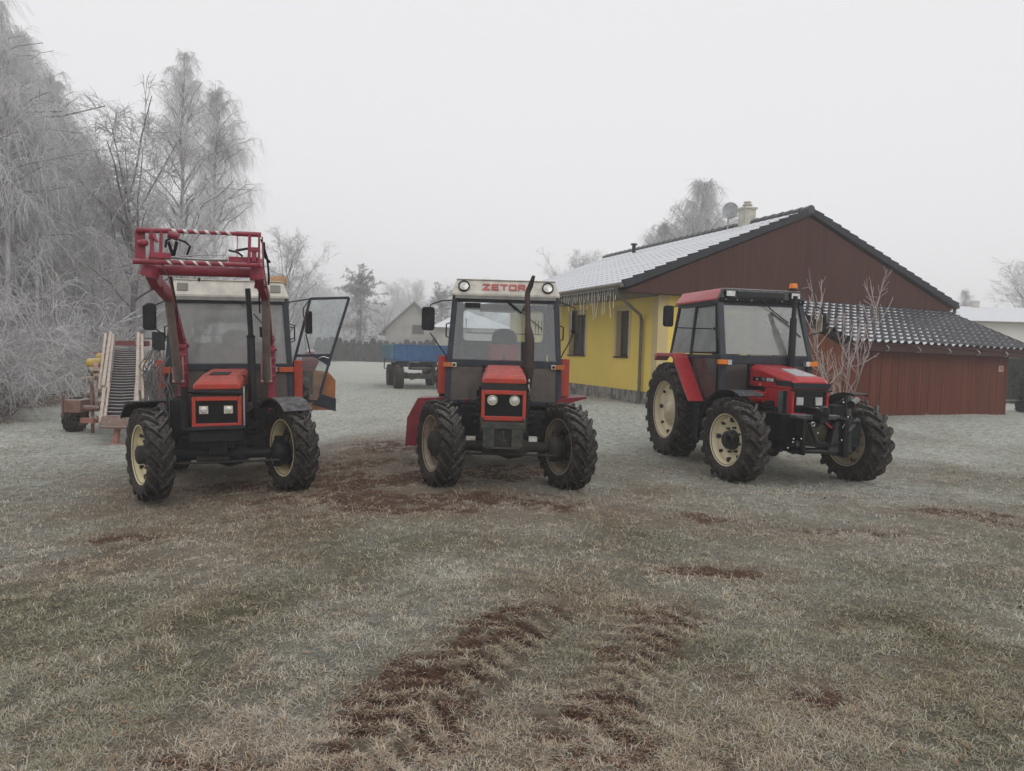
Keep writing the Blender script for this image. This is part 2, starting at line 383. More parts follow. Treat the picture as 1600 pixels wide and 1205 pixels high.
# ------------------------------------------------------------ grass blades
def blade_mat():
    m = bpy.data.materials.new('frosted_grass_blades'); n, p = nodes(m)
    n1 = attr(n, 'tone')
    g = mixc(n, n1, (.20, .185, .095), (.42, .31, .205))
    c = mixc(n, attr(n, 'rime'), g, (.82, .83, .79))
    inp(n, p, 'Base Color', c); p.inputs['Roughness'].default_value = .8; p.inputs['Specular IOR Level'].default_value = .25; return m
BLADE = blade_mat()
def blades(name, N, y0, y1, pw, ln, wd, seed, **kw):
    r = np.random.default_rng(seed)
    u = r.random(N); e = 1-pw
    y = (y0**e+u*(y1**e-y0**e))**(1/e)
    x = (r.random(N)*2-1)*(y*.86+1.6)
    md = mudmask(x, y); fr = frostmask(x, y); br = brownmask(x, y)
    cl = .55*vn(x, y, 5., 3, 31.)+.45*vn(x, y, 17., 2, 33.)
    keep = (r.random(N) < (1-.80*md)*(.22+1.2*ss(.38, .60, cl)))
    x, y, md, fr, br, cl = [a[keep] for a in (x, y, md, fr, br, cl)]; N = len(x)
    z = base_h(x, y)+micro(x, y)-.004
    az = r.random(N)*6.283; el = np.clip(r.normal(.42, .30, N), .04, 1.3)
    L = ln*(.5+r.random(N))*(.55+.9*cl)*(.85+y/22); W = wd*(.6+.8*r.random(N))*(.55+y/7.)
    d = np.stack([np.cos(az)*np.cos(el), np.sin(az)*np.cos(el), np.sin(el)], -1)
    side = np.stack([-np.sin(az), np.cos(az), np.zeros(N)], -1)
    p0 = np.stack([x, y, z], -1); dr = np.zeros((N, 3)); dr[:, 2] = -(r.random(N)*.9+.1); dr[:, :2] = r.normal(0, .45, (N, 2))
    p1 = p0+d*(L*.55)[:, None]+dr*(L*.1)[:, None]
    p2 = p0+d*L[:, None]+dr*(L*.55)[:, None]; p2[:, 2] = np.maximum(p2[:, 2], z+.003)
    w_ = side*W[:, None]
    V = np.stack([p0-w_, p0+w_, p1+w_*.8, p1-w_*.8, p2], 1).reshape(-1, 3)
    b = np.arange(N)[:, None]*5
    wn = wornmask(x, y); gm = greenmask(x, y); tone = np.clip(.5*br+vn(x, y, .8, 3, 51.)*.9+r.normal(0, .18, N)+.4*wn-.7*gm, 0, 1)
    rb = np.clip(fr*.85+r.normal(.05, .25, N), 0, 1)*(1-.5*br)
    rime = np.stack([rb*.35, rb*.35, rb*.8, rb*.8, np.clip(rb*1.1+.1, 0, 1)], -1)
    np_mesh(name, V, b+np.array([[0, 1, 2, 3]]), b+np.array([[3, 2, 4]]), BLADE, attrs={'tone': np.repeat(tone, 5), 'rime': rime.ravel()}, kind='stuff', **kw)
blades('frosted_grass', 1150000, 2.3, 46.0, 1.75, .044, .00115, 1, label='short matted grass with hoarfrost covering the whole field', cat='grass')
def px2x(px, Y): return AT(px, 540, Y).x
def Xg(px, Y): return px2x(px, Y), Y

# crumbly clods of soil lying on the worn patches
def clods(N, seed):
    r = np.random.default_rng(seed); y = (2.3**-.6+r.random(N*9)*(11.5**-.6-2.3**-.6))**(1/-.6); x = (r.random(N*9)*2-1)*(y*.8+1)
    m = mudmask(x, y); k = r.random(N*9) < np.clip(m-.25, 0, 1)*.8; x, y = x[k][:N], y[k][:N]; N = len(x)
    z = base_h(x, y)+micro(x, y); s = r.gamma(2., .0019, N)+.0018
    U = np.array([[1, 0, 0], [-1, 0, 0], [0, 1, 0], [0, -1, 0], [0, 0, 1], [0, 0, -1]], float); F = np.array([[0, 2, 4], [2, 1, 4], [1, 3, 4], [3, 0, 4], [2, 0, 5], [1, 2, 5], [3, 1, 5], [0, 3, 5]])
    A = r.normal(0, 1, (N, 3, 3)); Qm, _ = np.linalg.qr(A)
    V = np.einsum('vk,nkj->nvj', U, Qm)*(s[:, None, None]*(.6+.8*r.random((N, 6, 1))))*np.array([1.2, 1.2, .75]); V += np.stack([x, y, z+s*.25], -1)[:, None]
    mm = bpy.data.materials.new('soil_clods'); n, p = nodes(mm); inp(n, p, 'Base Color', mixc(n, ramp(n, noise(n, 25, 4), .35, .65), (.10, .062, .045), (.27, .17, .12))); p.inputs['Roughness'].default_value = .95; p.inputs['Specular IOR Level'].default_value = .15
    np_mesh('soil_clods', V.reshape(-1, 3), None, (np.arange(N)[:, None, None]*6+F[None]).reshape(-1, 3), mm, label='crumbled reddish brown soil in the tyre ruts and worn patches', cat='soil', kind='stuff')
clods(30000, 5)

# tussocks of longer blades and a few fallen leaves
def tussocks(N, per, seed):
    r = np.random.default_rng(seed); y = (2.4**-.7+r.random(N)*(13.**-.7-2.4**-.7))**(1/-.7); x = (r.random(N)*2-1)*(y*.8+1); k = mudmask(x, y) < .3; x, y = x[k], y[k]; N = len(x)
    x = np.repeat(x, per)+r.normal(0, .022, N*per); y = np.repeat(y, per)+r.normal(0, .022, N*per); N = N*per; z = base_h(x, y)+micro(x, y)-.004
    az = r.random(N)*6.283; el = np.clip(r.normal(.5, .3, N), .06, 1.3); L = r.uniform(.035, .08, N); W = r.uniform(.0012, .0028, N)*(.6+y/9.)
    d = np.stack([np.cos(az)*np.cos(el), np.sin(az)*np.cos(el), np.sin(el)], -1); sd_ = np.stack([-np.sin(az), np.cos(az), np.zeros(N)], -1)*W[:, None]; p0 = np.stack([x, y, z], -1)
    p1 = p0+d*(L*.5)[:, None]; p2 = p0+d*L[:, None]; p2[:, 2] -= L*r.uniform(.1, .7, N); p2[:, 2] = np.maximum(p2[:, 2], z+.004)
    V = np.stack([p0-sd_, p0+sd_, p1+sd_*.8, p1-sd_*.8, p2], 1).reshape(-1, 3); bb = np.arange(N)[:, None]*5
    tone = np.clip(vn(x, y, .8, 3, 51.)+r.normal(0, .25, N), 0, 1); rb_ = np.clip(frostmask(x, y)*.7+r.normal(.1, .25, N), 0, 1)
    np_mesh('grass_tussocks', V, bb+np.array([[0, 1, 2, 3]]), bb+np.array([[3, 2, 4]]), BLADE, attrs={'tone': np.repeat(tone, 5), 'rime': np.stack([rb_*.3, rb_*.3, rb_*.8, rb_*.8, rb_], -1).ravel()}, kind='stuff', label='scattered tussocks of longer frosted blades in the short grass', cat='grass')
tussocks(2600, 26, 9)
def leaves(N, seed):
    r = np.random.default_rng(seed); y = (2.5**-.6+r.random(N)*(13.**-.6-2.5**-.6))**(1/-.6); x = (r.random(N)*2-1)*(y*.8+1); z = base_h(x, y)+micro(x, y)+.012
    a = r.random(N)*6.283; s = r.uniform(.010, .024, N); u = np.stack([np.cos(a), np.sin(a), r.normal(0, .25, N)], -1)*s[:, None]; v = np.stack([-np.sin(a), np.cos(a), r.normal(0, .25, N)], -1)*(s*.55)[:, None]; c = np.stack([x, y, z], -1); up = np.zeros((N, 3)); up[:, 2] = s*.25
    V = np.stack([c-u, c-u*.2+v+up, c+u, c-u*.2-v+up], 1).reshape(-1, 3); Q_ = np.arange(N*4).reshape(-1, 4)
    mm = bpy.data.materials.new('fallen_leaves'); n, p = nodes(mm); inp(n, p, 'Base Color', mixc(n, ramp(n, noise(n, 3, 3), .35, .65), (.10, .06, .035), (.34, .24, .15))); p.inputs['Roughness'].default_value = .8
    np_mesh('fallen_leaves', V, Q_, None, mm, kind='stuff', label='sparse curled brown leaves lying in the grass', cat='leaves')
leaves(900, 4)
# ------------------------------------------------------------ building materials
def plaster(name, col, v=.1):
    m = bpy.data.materials.new(name); n, p = nodes(m)
    c = mixc(n, ramp(n, noise(n, .8, 5), .3, .7), tuple(a*(1-v) for a in col), col); c = mixc(n, ramp(n, noise(n, 25, 4), .5, .9), c, tuple(a*.85 for a in col))
    inp(n, p, 'Base Color', c); p.inputs['Roughness'].default_value = .92; bump(n, p, noise(n, 160, 3), .4, .004); return m
YWALL = plaster('yellow_plaster', (.86, .645, .14)); PALE = plaster('pale_plaster_trim', (.64, .52, .26), .15); GREYW = plaster('old_grey_render', (.44, .42, .38), .35)
WHITEW = plaster('white_render', (.66, .64, .58), .1)
def planks(name, a, b, stretchv=(9, 9, .35)):
    m = bpy.data.materials.new(name); n, p = nodes(m)
    f = noise(n, 1., 6, .65, stretch(n, stretchv)); c = mixc(n, ramp(n, f, .35, .65), a, b)
    c = mixc(n, math_(n, 'MULTIPLY', ramp(n, noise(n, 1., 5, .6, stretch(n, (40, 40, 1.2))), .5, .75), .6), c, tuple(x*.45 for x in a))
    inp(n, p, 'Base Color', c); p.inputs['Roughness'].default_value = .7; p.inputs['Specular IOR Level'].default_value = .2; bump(n, p, f, .3); return m
GABW = planks('dark_red_brown_cladding', (.054, .021, .015), (.086, .032, .023)); SHEDW = planks('mahogany_stained_boards', (.088, .020, .010), (.15, .036, .017)); SHEDL = planks('mahogany_boards_lit_side', (.20, .065, .035), (.27, .095, .05))  # last one repeats the shed boards brighter, side light painted into the colour
TRIM = planks('dark_brown_trim', (.05, .02, .018), (.07, .03, .026))
def tiles_mat():
    m = bpy.data.materials.new('dark_roof_tiles'); n, p = nodes(m)
    c = mixc(n, ramp(n, noise(n, 4, 5), .3, .7), (.014, .014, .019), (.035, .033, .040))
    sn = ramp(n, math_(n, 'ADD', attr(n, 'snow'), noise(n, 16, 6, .7)), .86, 1.16)
    c = mixc(n, sn, c, (.70, .72, .75)); inp(n, p, 'Base Color', c)
    inp(n, p, 'Roughness', math_(n, 'ADD', math_(n, 'MULTIPLY', sn, .5), .35)); return m
TILE = tiles_mat()
SNOW = M_('thin_snow', (.66, .68, .70), .9, var=.08, bmp=.3)
def stone_mat():
    m = bpy.data.materials.new('stone_plinth'); n, p = nodes(m)
    v = n.nodes.new('ShaderNodeTexVoronoi'); v.inputs['Scale'].default_value = 1; n.links.new(stretch(n, (9, 9, 5)), v.inputs['Vector'])
    s = n.nodes.new('ShaderNodeSeparateColor'); n.links.new(v.outputs['Color'], s.inputs[0])
    c = mixc(n, s.outputs[0], (.10, .095, .09), (.34, .32, .29)); inp(n, p, 'Base Color', c); p.inputs['Roughness'].default_value = .95
    bump(n, p, v.outputs['Distance'], .6, .02); return m
STONE = stone_mat()
# local frame of the house: v along the gable (x), u away from the gable (y); origin at the near wall corner
HA = R_(20.8)
def tile_roof(name, p0, ex, ey, nrm, w, l, parent, snow, wave=.30, row=.34, dx=.05, amp=.028, step=.03, **kw):
    """p0 at the eave; ex along the eave, ey up the slope; real wavy tile relief on a slab"""
    p0, ex, ey, nrm = map(lambda a: np.array(a, float), (p0, ex, ey, nrm))
    nu = int(w/dx); rows = int(round(l/row)); tt = []
    for r in range(rows):
        for k in (0, .02, .25, .5, .75, .98): tt.append((r+k)*l/rows)
    tt.append(l); t = np.array(tt); u = np.linspace(0, w, nu+1)
    U, T = np.meshgrid(u, t); fr = (T/(l/rows)) % 1.0; r_ = np.floor(T/(l/rows)+1e-6)
    hh = amp*np.cos(U/wave*2*np.pi)**1+step*(1-np.clip(fr, 0, 1)); hh = np.where(fr < .01, amp*np.cos(U/wave*2*np.pi), hh)
    T2 = T
    P = p0+U[..., None]*ex+T2[..., None]*ey+(hh+.05)[..., None]*nrm
    ny_, nx_ = U.shape; i = np.arange(nx_*ny_).reshape(ny_, nx_); F = np.stack([i[:-1, :-1], i[:-1, 1:], i[1:, 1:], i[1:, :-1]], -1).reshape(-1, 4)
    sn = snow(U, T, fr, np.cos(U/wave*2*np.pi), r_)
    o = np_mesh(name, P.reshape(-1, 3), F, None, TILE, parent, attrs={'snow': sn.ravel()}, smooth=True, **kw)
    mb = MB(); a = Vector(p0)-Vector(nrm)*.06; mb.hexa([a, a+Vector(ex)*w, a+Vector(ex)*w+Vector(ey)*l, a+Vector(ey)*l], [a+Vector(nrm)*.07, a+Vector(ex)*w+Vector(nrm)*.07, a+Vector(ex)*w+Vector(ey)*l+Vector(nrm)*.07, a+Vector(ey)*l+Vector(nrm)*.07])
    mb.build('roof_deck', TRIM, o); return o
HZ = .35
hs = empty('yellow_house', (3.75, 18.7, HZ), HA, label='yellow plastered bungalow with brown gable cladding and a snowy tiled roof', cat='house')
EZ = 3.07; VL, VR, VC, UF, UB, RZ = -1.32, 10.12, 4.36, -.5, 11.3, 5.36      # eave height etc, local z = world-HZ
# long wall (plane x=0) with three window openings
def wall_with_holes(x0, x1, ya, yb_, za, zb, holes):
    mb = MB(); y = ya
    for (h0, h1, z0, z1) in holes:
        mb.box(x0, x1, y, h0, za, zb); mb.box(x0, x1, h0, h1, za, z0); mb.box(x0, x1, h0, h1, z1, zb); y = h1
    mb.box(x0, x1, y, yb_, za, zb); return mb
HOLES = [(1.5, 2.22, 1.27, 2.58), (4.2, 5.36, 1.27, 2.58), (6.5, 7.6, 1.27, 2.58)]
mb = wall_with_holes(0, .32, 0, 11, -.3, 3.0, HOLES); mb.box(.32, 8.9, 0, .3, -.3, 2.95); mb.box(8.6, 8.9, .3, 11, -.3, 2.95); mb.box(.32, 8.6, 10.7, 11, -.3, 2.95)
mb.build('wall', YWALL, hs)
mb = MB(); mb.box(-.012, .0, -.012, .26, .36, 2.94); mb.box(0, .30, -.014, -.002, .36, 2.94); mb.build('corner_trim', PALE, hs)
mb = MB(); mb.box(-.035, -.002, -.035, 11, -.4, .35); mb.box(0, 8.9, -.035, -.002, -.4, .35); mb.build('stone_plinth', STONE, hs)
for k, (a, b, z0, z1) in enumerate(HOLES):
    mb = MB(); e = .13
    mb.box(-.008, 0, a-e, a, z0-.02, z1+e); mb.box(-.008, 0, b, b+e, z0-.02, z1+e); mb.box(-.008, 0, a, b, z1, z1+e)
    mb.box(.0, .2, a, a+.012, z0, z1); mb.box(.0, .2, b-.012, b, z0, z1); mb.box(0, .2, a+.012, b-.012, z1-.012, z1)
    wn = mb.build('window', PALE, hs)
    mb = MB(); f = .07; x0, x1 = .16, .22
    mb.box(x0, x1, a+.013, a+f, z0, z1-.013); mb.box(x0, x1, b-f, b-.013, z0, z1-.013); mb.box(x0, x1, a+f, b-f, z0, z0+f); mb.box(x0, x1, a+f, b-f, z1-f, z1-.013)
    if k: mb.box(x0, x1, (a+b)/2-.05, (a+b)/2+.05, z0+f, z1-f)
    mb.build('frame', TRIM, wn, .006)
    MB().box(.185, .20, a+f, b-f, z0+f, z1-f).build('pane', DGLASS, wn)
    MB().box(-.06, .16, a-.03, b+.03, z0-.04, z0).build('sill', TRIM, wn, .005)
# gable cladding, boxed out over the wall
def clad(u0, u1, name):
    mb = MB(); poly = [(VL+.1, u0, EZ-.13), (VL+.25, u0, EZ-.17), (VR-.25, u0, EZ-.17), (VR-.1, u0, EZ-.13), (VC, u0, RZ-.12)]
    mb.prism(poly, (0, 0, 0), (0, u1-u0, 0)); return mb.build(name, GABW, hs)
clad(UF+.04, -.02, 'gable_cladding'); clad(10.98, 11.2, 'gable_cladding')
mb = MB(); mb.box(VL+.1, -.012, 0, 11.2, EZ-.2, EZ-.14); mb.box(8.9, VR-.1, 0, 11.2, EZ-.2, EZ-.14); mb.build('soffit', M_('grey_brown_soffit', (.16, .13, .10), .8, frost=0), hs)
sl = math.hypot(VC-VL, RZ-EZ); cx_, cz_ = (VC-VL)/sl, (RZ-EZ)/sl
def snow_full(U, T, fr, cs, r): return 1.-(fr < .01)*.62-.15*np.clip((vn(U, T, .9, 3, 3.)-.62)*4, 0, 1)
def snow_thin(U, T, fr, cs, r): return np.clip((fr < .5)*(cs < -.2)*.8, 0, 1)
rl = tile_roof('roof', (VL, UF, EZ), (0, 1, 0), (cx_, 0, cz_), (-cz_, 0, cx_), UB-UF, sl, hs, snow_full, dx=.06, amp=.008, step=.020)
rr = tile_roof('roof', (VR, UF, EZ), (0, 1, 0), (-cx_, 0, cz_), (cz_, 0, cx_), UB-UF, sl, hs, snow_full, dx=.1)
# verge tiles, stepped, both sides of the near gable
mb = MB()
nrow = int(round(sl/.34))
for sgn, vx in ((1, VL), (-1, VR)):
    for k in range(nrow):
        t0 = k*sl/nrow-.02; t1 = (k+1)*sl/nrow
        a = Vector((vx+sgn*cx_*t0, 0, EZ+cz_*t0)); b = Vector((vx+sgn*cx_*t1, 0, EZ+cz_*t1)); nn = Vector((-sgn*cz_, 0, cx_))
        q = [a-nn*.09, b-nn*.09, b+nn*.075, a+nn*.115]
        mb.prism(q, (0, UF-.05, 0), (0, UF+.055, 0))
mb.build('verge_tiles', M_('slate_grey_verge_tiles', (.035, .035, .042), .5, frost=.5), rl)
mb = MB()
for k in range(33):
    y0 = UF-.05+k*.36
    mb.tube([(VC, y0, RZ+.06), (VC, y0+.40, RZ+.045)], [.12, .10], 10)
mb.build('ridge_tiles', M_('grey_ridge_tiles', (.06, .06, .065), .6, frost=.4), rl)
mb = MB(); mb.tube([(3.2, 6.9, RZ-.33), (3.2, 6.9, RZ-.05)], [.07, .07], 8); mb.disc((3.2, 6.9, RZ-.03), .12, 'Z', 12, .05); mb.build('roof_vent', BLACK, rl)
# gutters and pipes
mb = MB(); mb.tube([(VL-.07, UF-.02, EZ-.02), (VL-.07, UB, EZ-.02)], .065, 8); mb.build('gutter', PIPE, hs)
mb = MB(); mb.tube([(VR+.07, UF-.02, EZ-.02), (VR+.07, UB, EZ-.02)], .065, 8)
mb.tube([(VR+.07, UF+.1, EZ-.05), (VR+.07, UF+.1, EZ-.18), (VR-.05, UF+.12, EZ-.36), (VR-.5, UF+.3, EZ-.50), (9.0, 0.1, EZ-.58)], .05, 8); mb.build('gutter', PIPE, hs)
mb = MB(); mb.tube([(VL-.07, UF+.25, EZ-.06), (VL-.05, UF+.28, EZ-.22), (-.16, .62, EZ-.68), (-.09, .68, EZ-.82), (-.09, .68, -.3)], .045, 10)
for z in (.6, 2.2): mb.lathe([(-.02, .046), (-.02, .056), (.02, .056), (.02, .046)], 10, 'Z', (-.09, .68, z))
mb.build('downpipe', PIPE, hs)
# chimney and dish
mb = MB(); mb.box(4.08, 4.46, 1.85, 2.2, RZ-.5, 5.84); mb.box(4.04, 4.50, 1.81, 2.24, 5.84, 5.90); ch = mb.build('chimney', CONC, rl, .008)
mb = MB(); mb.lathe([(5.90, .13), (5.96, .12), (5.965, .15), (5.99, .15), (5.99, .10), (6.04, .10), (6.05, .12), (6.075, .12), (6.08, .01)], 14, 'Z', (4.27, 2.02, 0)); mb.build('chimney_pot', CONC, hs)
d = MB(); d.m = Matrix.Translation((4.2, 2.75, 5.93)) @ Matrix.Rotation(R_(-30), 4, 'Z') @ Matrix.Rotation(R_(8), 4, 'X') @ Matrix.Diagonal((.66, .66, .70, 1))
d.lathe([(.10, .001), (.095, .12), (.07, .24), (.02, .36), (.0, .37), (.03, .36), (.085, .24), (.115, .12), (.12, .001)], 28, 'Y'); d.m = Matrix.Identity(4)
d.tube([(4.2, 2.83, 5.95), (4.2, 2.85, RZ)], .022, 8); d.tube([(4.2, 2.83, 5.72), (4.27, 2.15, 5.72)], .02, 6); d.tube([(4.2, 2.78, 5.73), (4.10, 2.5, 5.82)], .01, 6); d.box(4.07, 4.12, 2.46, 2.51, 5.80, 5.85)
d.build('satellite_dish', DISH, hs)
# icicle light chain hanging from the left eave
r2 = random.Random(3); mb = MB()
mb.tube([(0, 0, 0), (0, 7.2, 0)], .008, 4)
for k in range(64):
    y = .1+k*.112; L_ = r2.choice([.2, .3, .42, .55, .28, .7])*r2.uniform(.8, 1.1); x = r2.uniform(-.01, .01)
    mb.tube([(x, y, 0), (x+r2.uniform(-.02, .02), y+r2.uniform(-.03, .03), -L_*.5), (x+r2.uniform(-.03, .03), y+r2.uniform(-.03, .03), -L_)], .0072, 4)
ic = mb.build('icicle_light_chain', M_('frosted_light_wire', (.66, .65, .60), .6), None, label='frosted curtain of icicle lights hanging from the left eave of the yellow house', cat='string lights')
mt = Matrix.Translation((3.75, 18.7, HZ)) @ Matrix.Rotation(HA, 4, 'Z'); ic.matrix_world = mt @ Matrix.Translation((VL-.07, UF+.2, EZ-.09))
# ------------------------------------------------------------ brown shed before the gable
SO = Vector((3.75, 18.7, 0)); U_ = Vector((-math.sin(HA), math.cos(HA), 0)); V_ = Vector((math.cos(HA), math.sin(HA), 0))
so_ = SO+V_*3.55+U_*(-2.75)
shd = empty('brown_shed', so_, HA, label='mahogany boarded lean-to shed under dark tiles against the house gable', cat='shed')
WS = 5.75
mb = MB(); r3 = random.Random(9); x = 0
while x < WS-.01:
    wd = min(.118, WS-x); zt = 2.02-.012*x; mb.box(x+.003, x+wd-.003, r3.uniform(0, .006), .03, .36-.014*x*1.3, zt); x += wd
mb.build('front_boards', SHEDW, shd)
mb = MB(); mb.box(.02, WS-.02, .031, .06, .3, 2.03); mb.box(.0, WS, .0, .08, .18, .33); mb.build('shed_frame', TRIM, shd)
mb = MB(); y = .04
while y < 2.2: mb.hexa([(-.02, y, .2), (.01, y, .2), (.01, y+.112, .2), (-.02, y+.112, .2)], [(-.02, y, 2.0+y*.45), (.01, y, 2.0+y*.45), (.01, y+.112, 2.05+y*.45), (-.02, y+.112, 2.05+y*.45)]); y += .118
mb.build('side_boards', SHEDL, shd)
mb = MB(); y = .04
while y < 2.2: mb.box(WS-.01, WS+.02, y, y+.112, .2, 2.0+y*.42); y += .118
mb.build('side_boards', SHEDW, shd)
l2 = math.hypot(2.75, 1.15); ex = Vector((1, 0, -.011)).normalized()
ey = Vector((0, 2.75/l2, 1.15/l2)); nr = Vector((0, -1.15/l2, 2.75/l2))
def snow_shed(U, T, fr, cs, r):
    a = np.clip(1.2-U/5.2+(vn(U, T, 1.3, 2, 7.)-.5)*.9, .38, 1); return np.clip(np.clip(1.1-fr*2.6, 0, 1)*np.clip(.55-cs*.9, 0, 1)*a*1.25, 0, 1)
sr = tile_roof('roof', (-.22, -.35, 2.14), ex, ey, nr, WS+.72, l2*1.0, shd, snow_shed, dx=.025, amp=.028, step=.04, wave=.25, row=.27)
mb = MB(); mb.hexa([(-.2, -.30, 1.95), (WS+.5, -.30, 1.885), (WS+.5, -.26, 1.885), (-.2, -.26, 1.95)], [(-.2, -.30, 2.12), (WS+.5, -.30, 2.055), (WS+.5, -.26, 2.055), (-.2, -.26, 2.12)])
mb.box(-.15, WS+.45, -.26, -.01, 1.93, 1.96); mb.build('fascia', TRIM, shd)
for sx in (-.24, WS+.49):
    mb = MB(); mb.hexa([(sx, -.4, 2.03), (sx+.05, -.4, 2.03), (sx+.05, 2.35, 3.14), (sx, 2.35, 3.14)], [(sx, -.4, 2.15), (sx+.05, -.4, 2.15), (sx+.05, 2.35, 3.28), (sx, 2.35, 3.28)]); mb.build('verge_board', BLACK, shd)
for k in range(7):
    x = -.1+k*1.04; mb = MB(); mb.tube([(x, -.31, 2.10-.011*x), (x-.02, -.38, 2.075-.011*x), (x, -.42, 2.02-.011*x), (x+.02, -.39, 1.97-.011*x), (x, -.32, 1.96-.011*x)], .014, 6); mb.build('gutter_bracket', STEEL, shd)
mb = MB(); mb.box(WS-.38, WS-.2, -.014, -.004, 1.5, 1.66); npl = mb.build('house_number_plate', M_('pale_plate', (.45, .33, .28), .6), shd)
def text(s, size, M4, mat, parent, name, ext=.003, bold=0., sx=1.):
    cu = bpy.data.curves.new(name, 'FONT'); cu.body = s; cu.size = size; cu.extrude = ext; cu.align_x = 'CENTER'; cu.align_y = 'CENTER'; cu.offset = bold
    t = bpy.data.objects.new(name, cu); C.objects.link(t); dg = bpy.context.evaluated_depsgraph_get(); me = bpy.data.meshes.new_from_object(t.evaluated_get(dg))
    bpy.data.objects.remove(t); me.transform(M4 @ Matrix.Diagonal((sx, 1, 1, 1))); me.materials.clear(); me.materials.append(mat); o = bpy.data.objects.new(name, me); put(o, parent); return o
FX = Matrix.Rotation(math.pi/2, 4, 'X')        # text in the xz plane facing -y
text('76', .13, Matrix.Translation((WS-.29, -.018, 1.58)) @ FX, M_('red_digits', (.4, .05, .04), .5), npl, 'digits', bold=.002)
# pergola rail right of the shed
pg = empty('pipe_carport', so_+V_*(WS+.3)+U_*1.2, HA, label='grey tube carport frame at the right frame edge behind the shed corner', cat='carport')
mb = MB(); mb.tube([(0, 0, 1.92), (3.2, 0, 1.92)], .035, 8); mb.build('rail', STEEL, pg)
for x in (.35, 3.1): mb = MB(); mb.tube([(x, 0, 0), (x, 0, 1.9)], .03, 8); mb.build('post', STEEL, pg)
mb = MB(); mb.tube([(0, .1, .62), (3.2, .1, .62)], .03, 8); mb.build('rail', STEEL, pg)
# ------------------------------------------------------------ far houses
def gable_house(name, px0, px1, Yd, zb, ze, zr, rot, depth, mat, label, wins=(), roofm=SNOW, ridge_along_view=True):
    a = px2x(px0, Yd); b = px2x(px1, Yd); wdt = b-a
    root = empty(name, (a, Yd, zb), rot, label=label, cat='house')
    ze -= zb; zr -= zb
    MB().prism([(0, 0, -.5), (wdt, 0, -.5), (wdt, 0, ze), (wdt/2, 0, zr), (0, 0, ze)], (0, 0, 0), (0, depth, 0)).build('wall', mat, root)
    k = (zr-ze)/(wdt/2); o = .75
    mb = MB()
    for s in (0, 1):
        e = -o if s == 0 else wdt+o; mb.prism([(e, 0, ze-o*k+.03), (wdt/2, 0, zr+.03), (wdt/2, 0, zr+.25), (e, 0, ze-o*k+.22)], (0, -.6, 0), (0, depth+.5, 0))
    rf = mb.build('roof', roofm, root)
    for (x0, x1, z0, z1) in wins:
        wn = MB().box(x0, x1, -.05, .03, z0, z1).build('window', M_('grey_brown_frame', (.16, .14, .12), .6), root)
        MB().box(x0+.1, x1-.1, -.07, -.052, z0+.1, z1-.1).build('pane', DGLASS, wn)
    return root, rf, wdt
DROOF = M_('grey_roof_edge', (.22, .21, .20), .8, frost=.9)
g1, rf, wd = gable_house('grey_house', 602, 692, 84, gz(-14, 84), 3.75, 6.9, 0.0, 14, GREYW, 'unrendered grey gabled house with two windows behind the blue trailer', [(3.1, 4.5, 3.3, 4.4), (3.0, 4.3, .9, 2.1)], DROOF)
MB().box(wd*.44, wd*.44+.5, 1.5, 2.1, 6.3, 7.8).build('chimney', CONC, rf)
def hip(name, px0, px1, Yd, zb, ze, zr, depth, mat, label, hipin, wins=()):
    a = px2x(px0, Yd); b = px2x(px1, Yd); w_ = b-a; root = empty(name, (a, Yd, zb), 0, label=label, cat='house'); ze -= zb; zr -= zb
    MB().box(0, w_, 0, depth, -.5, ze).build('wall', mat, root)
    o = .6; mb = MB(); h0, h1 = hipin
    P = [(-o, -o, ze), (w_+o, -o, ze), (w_+o, depth+o, ze), (-o, depth+o, ze), (h0, depth/2, zr), (w_-h1, depth/2, zr)]
    mb.add(P, [(0, 1, 5, 4), (1, 2, 5), (2, 3, 4, 5), (3, 0, 4), (3, 2, 1, 0)]); rf = mb.build('roof', SNOW, root)
    MB().box(-o-.02, w_+o+.02, -o-.1, -o-.01, ze-.15, ze+.0).build('gutter', PIPE, root)
    for (x0, x1, z0, z1) in wins:
        wn = MB().box(x0, x1, -.05, .03, z0, z1).build('window', M_('grey_brown_frame', (.16, .14, .12), .6), root)
        MB().box(x0+.08, x1-.08, -.07, -.052, z0+.08, z1-.08).build('pane', DGLASS, wn)
    return root, rf, w_
hip('low_grey_house', 682, 796, 76, 0, 3.95, 5.9, 9, GREYW, 'low grey house with broad snow-covered roof seen through the middle tractor cab', (2.2, 4.6), [(3, 4, 1.4, 2.6), (5, 6, 1.4, 2.6)])
g3, rf3, w3 = hip('white_house', 1512, 1760, 52, 0, 4.75, 6.15, 9, WHITEW, 'white rendered house with snowy hipped roof at the right edge', (1.5, 1.5), [(2.15, 2.75, 2.45, 3.2), (3.75, 4.05, 2.35, 3.05), (4.25, 4.55, 2.35, 3.05)])
MB().box(2.9, 3.4, 4.2, 4.7, 6., 6.6).build('chimney', CONC, rf3)
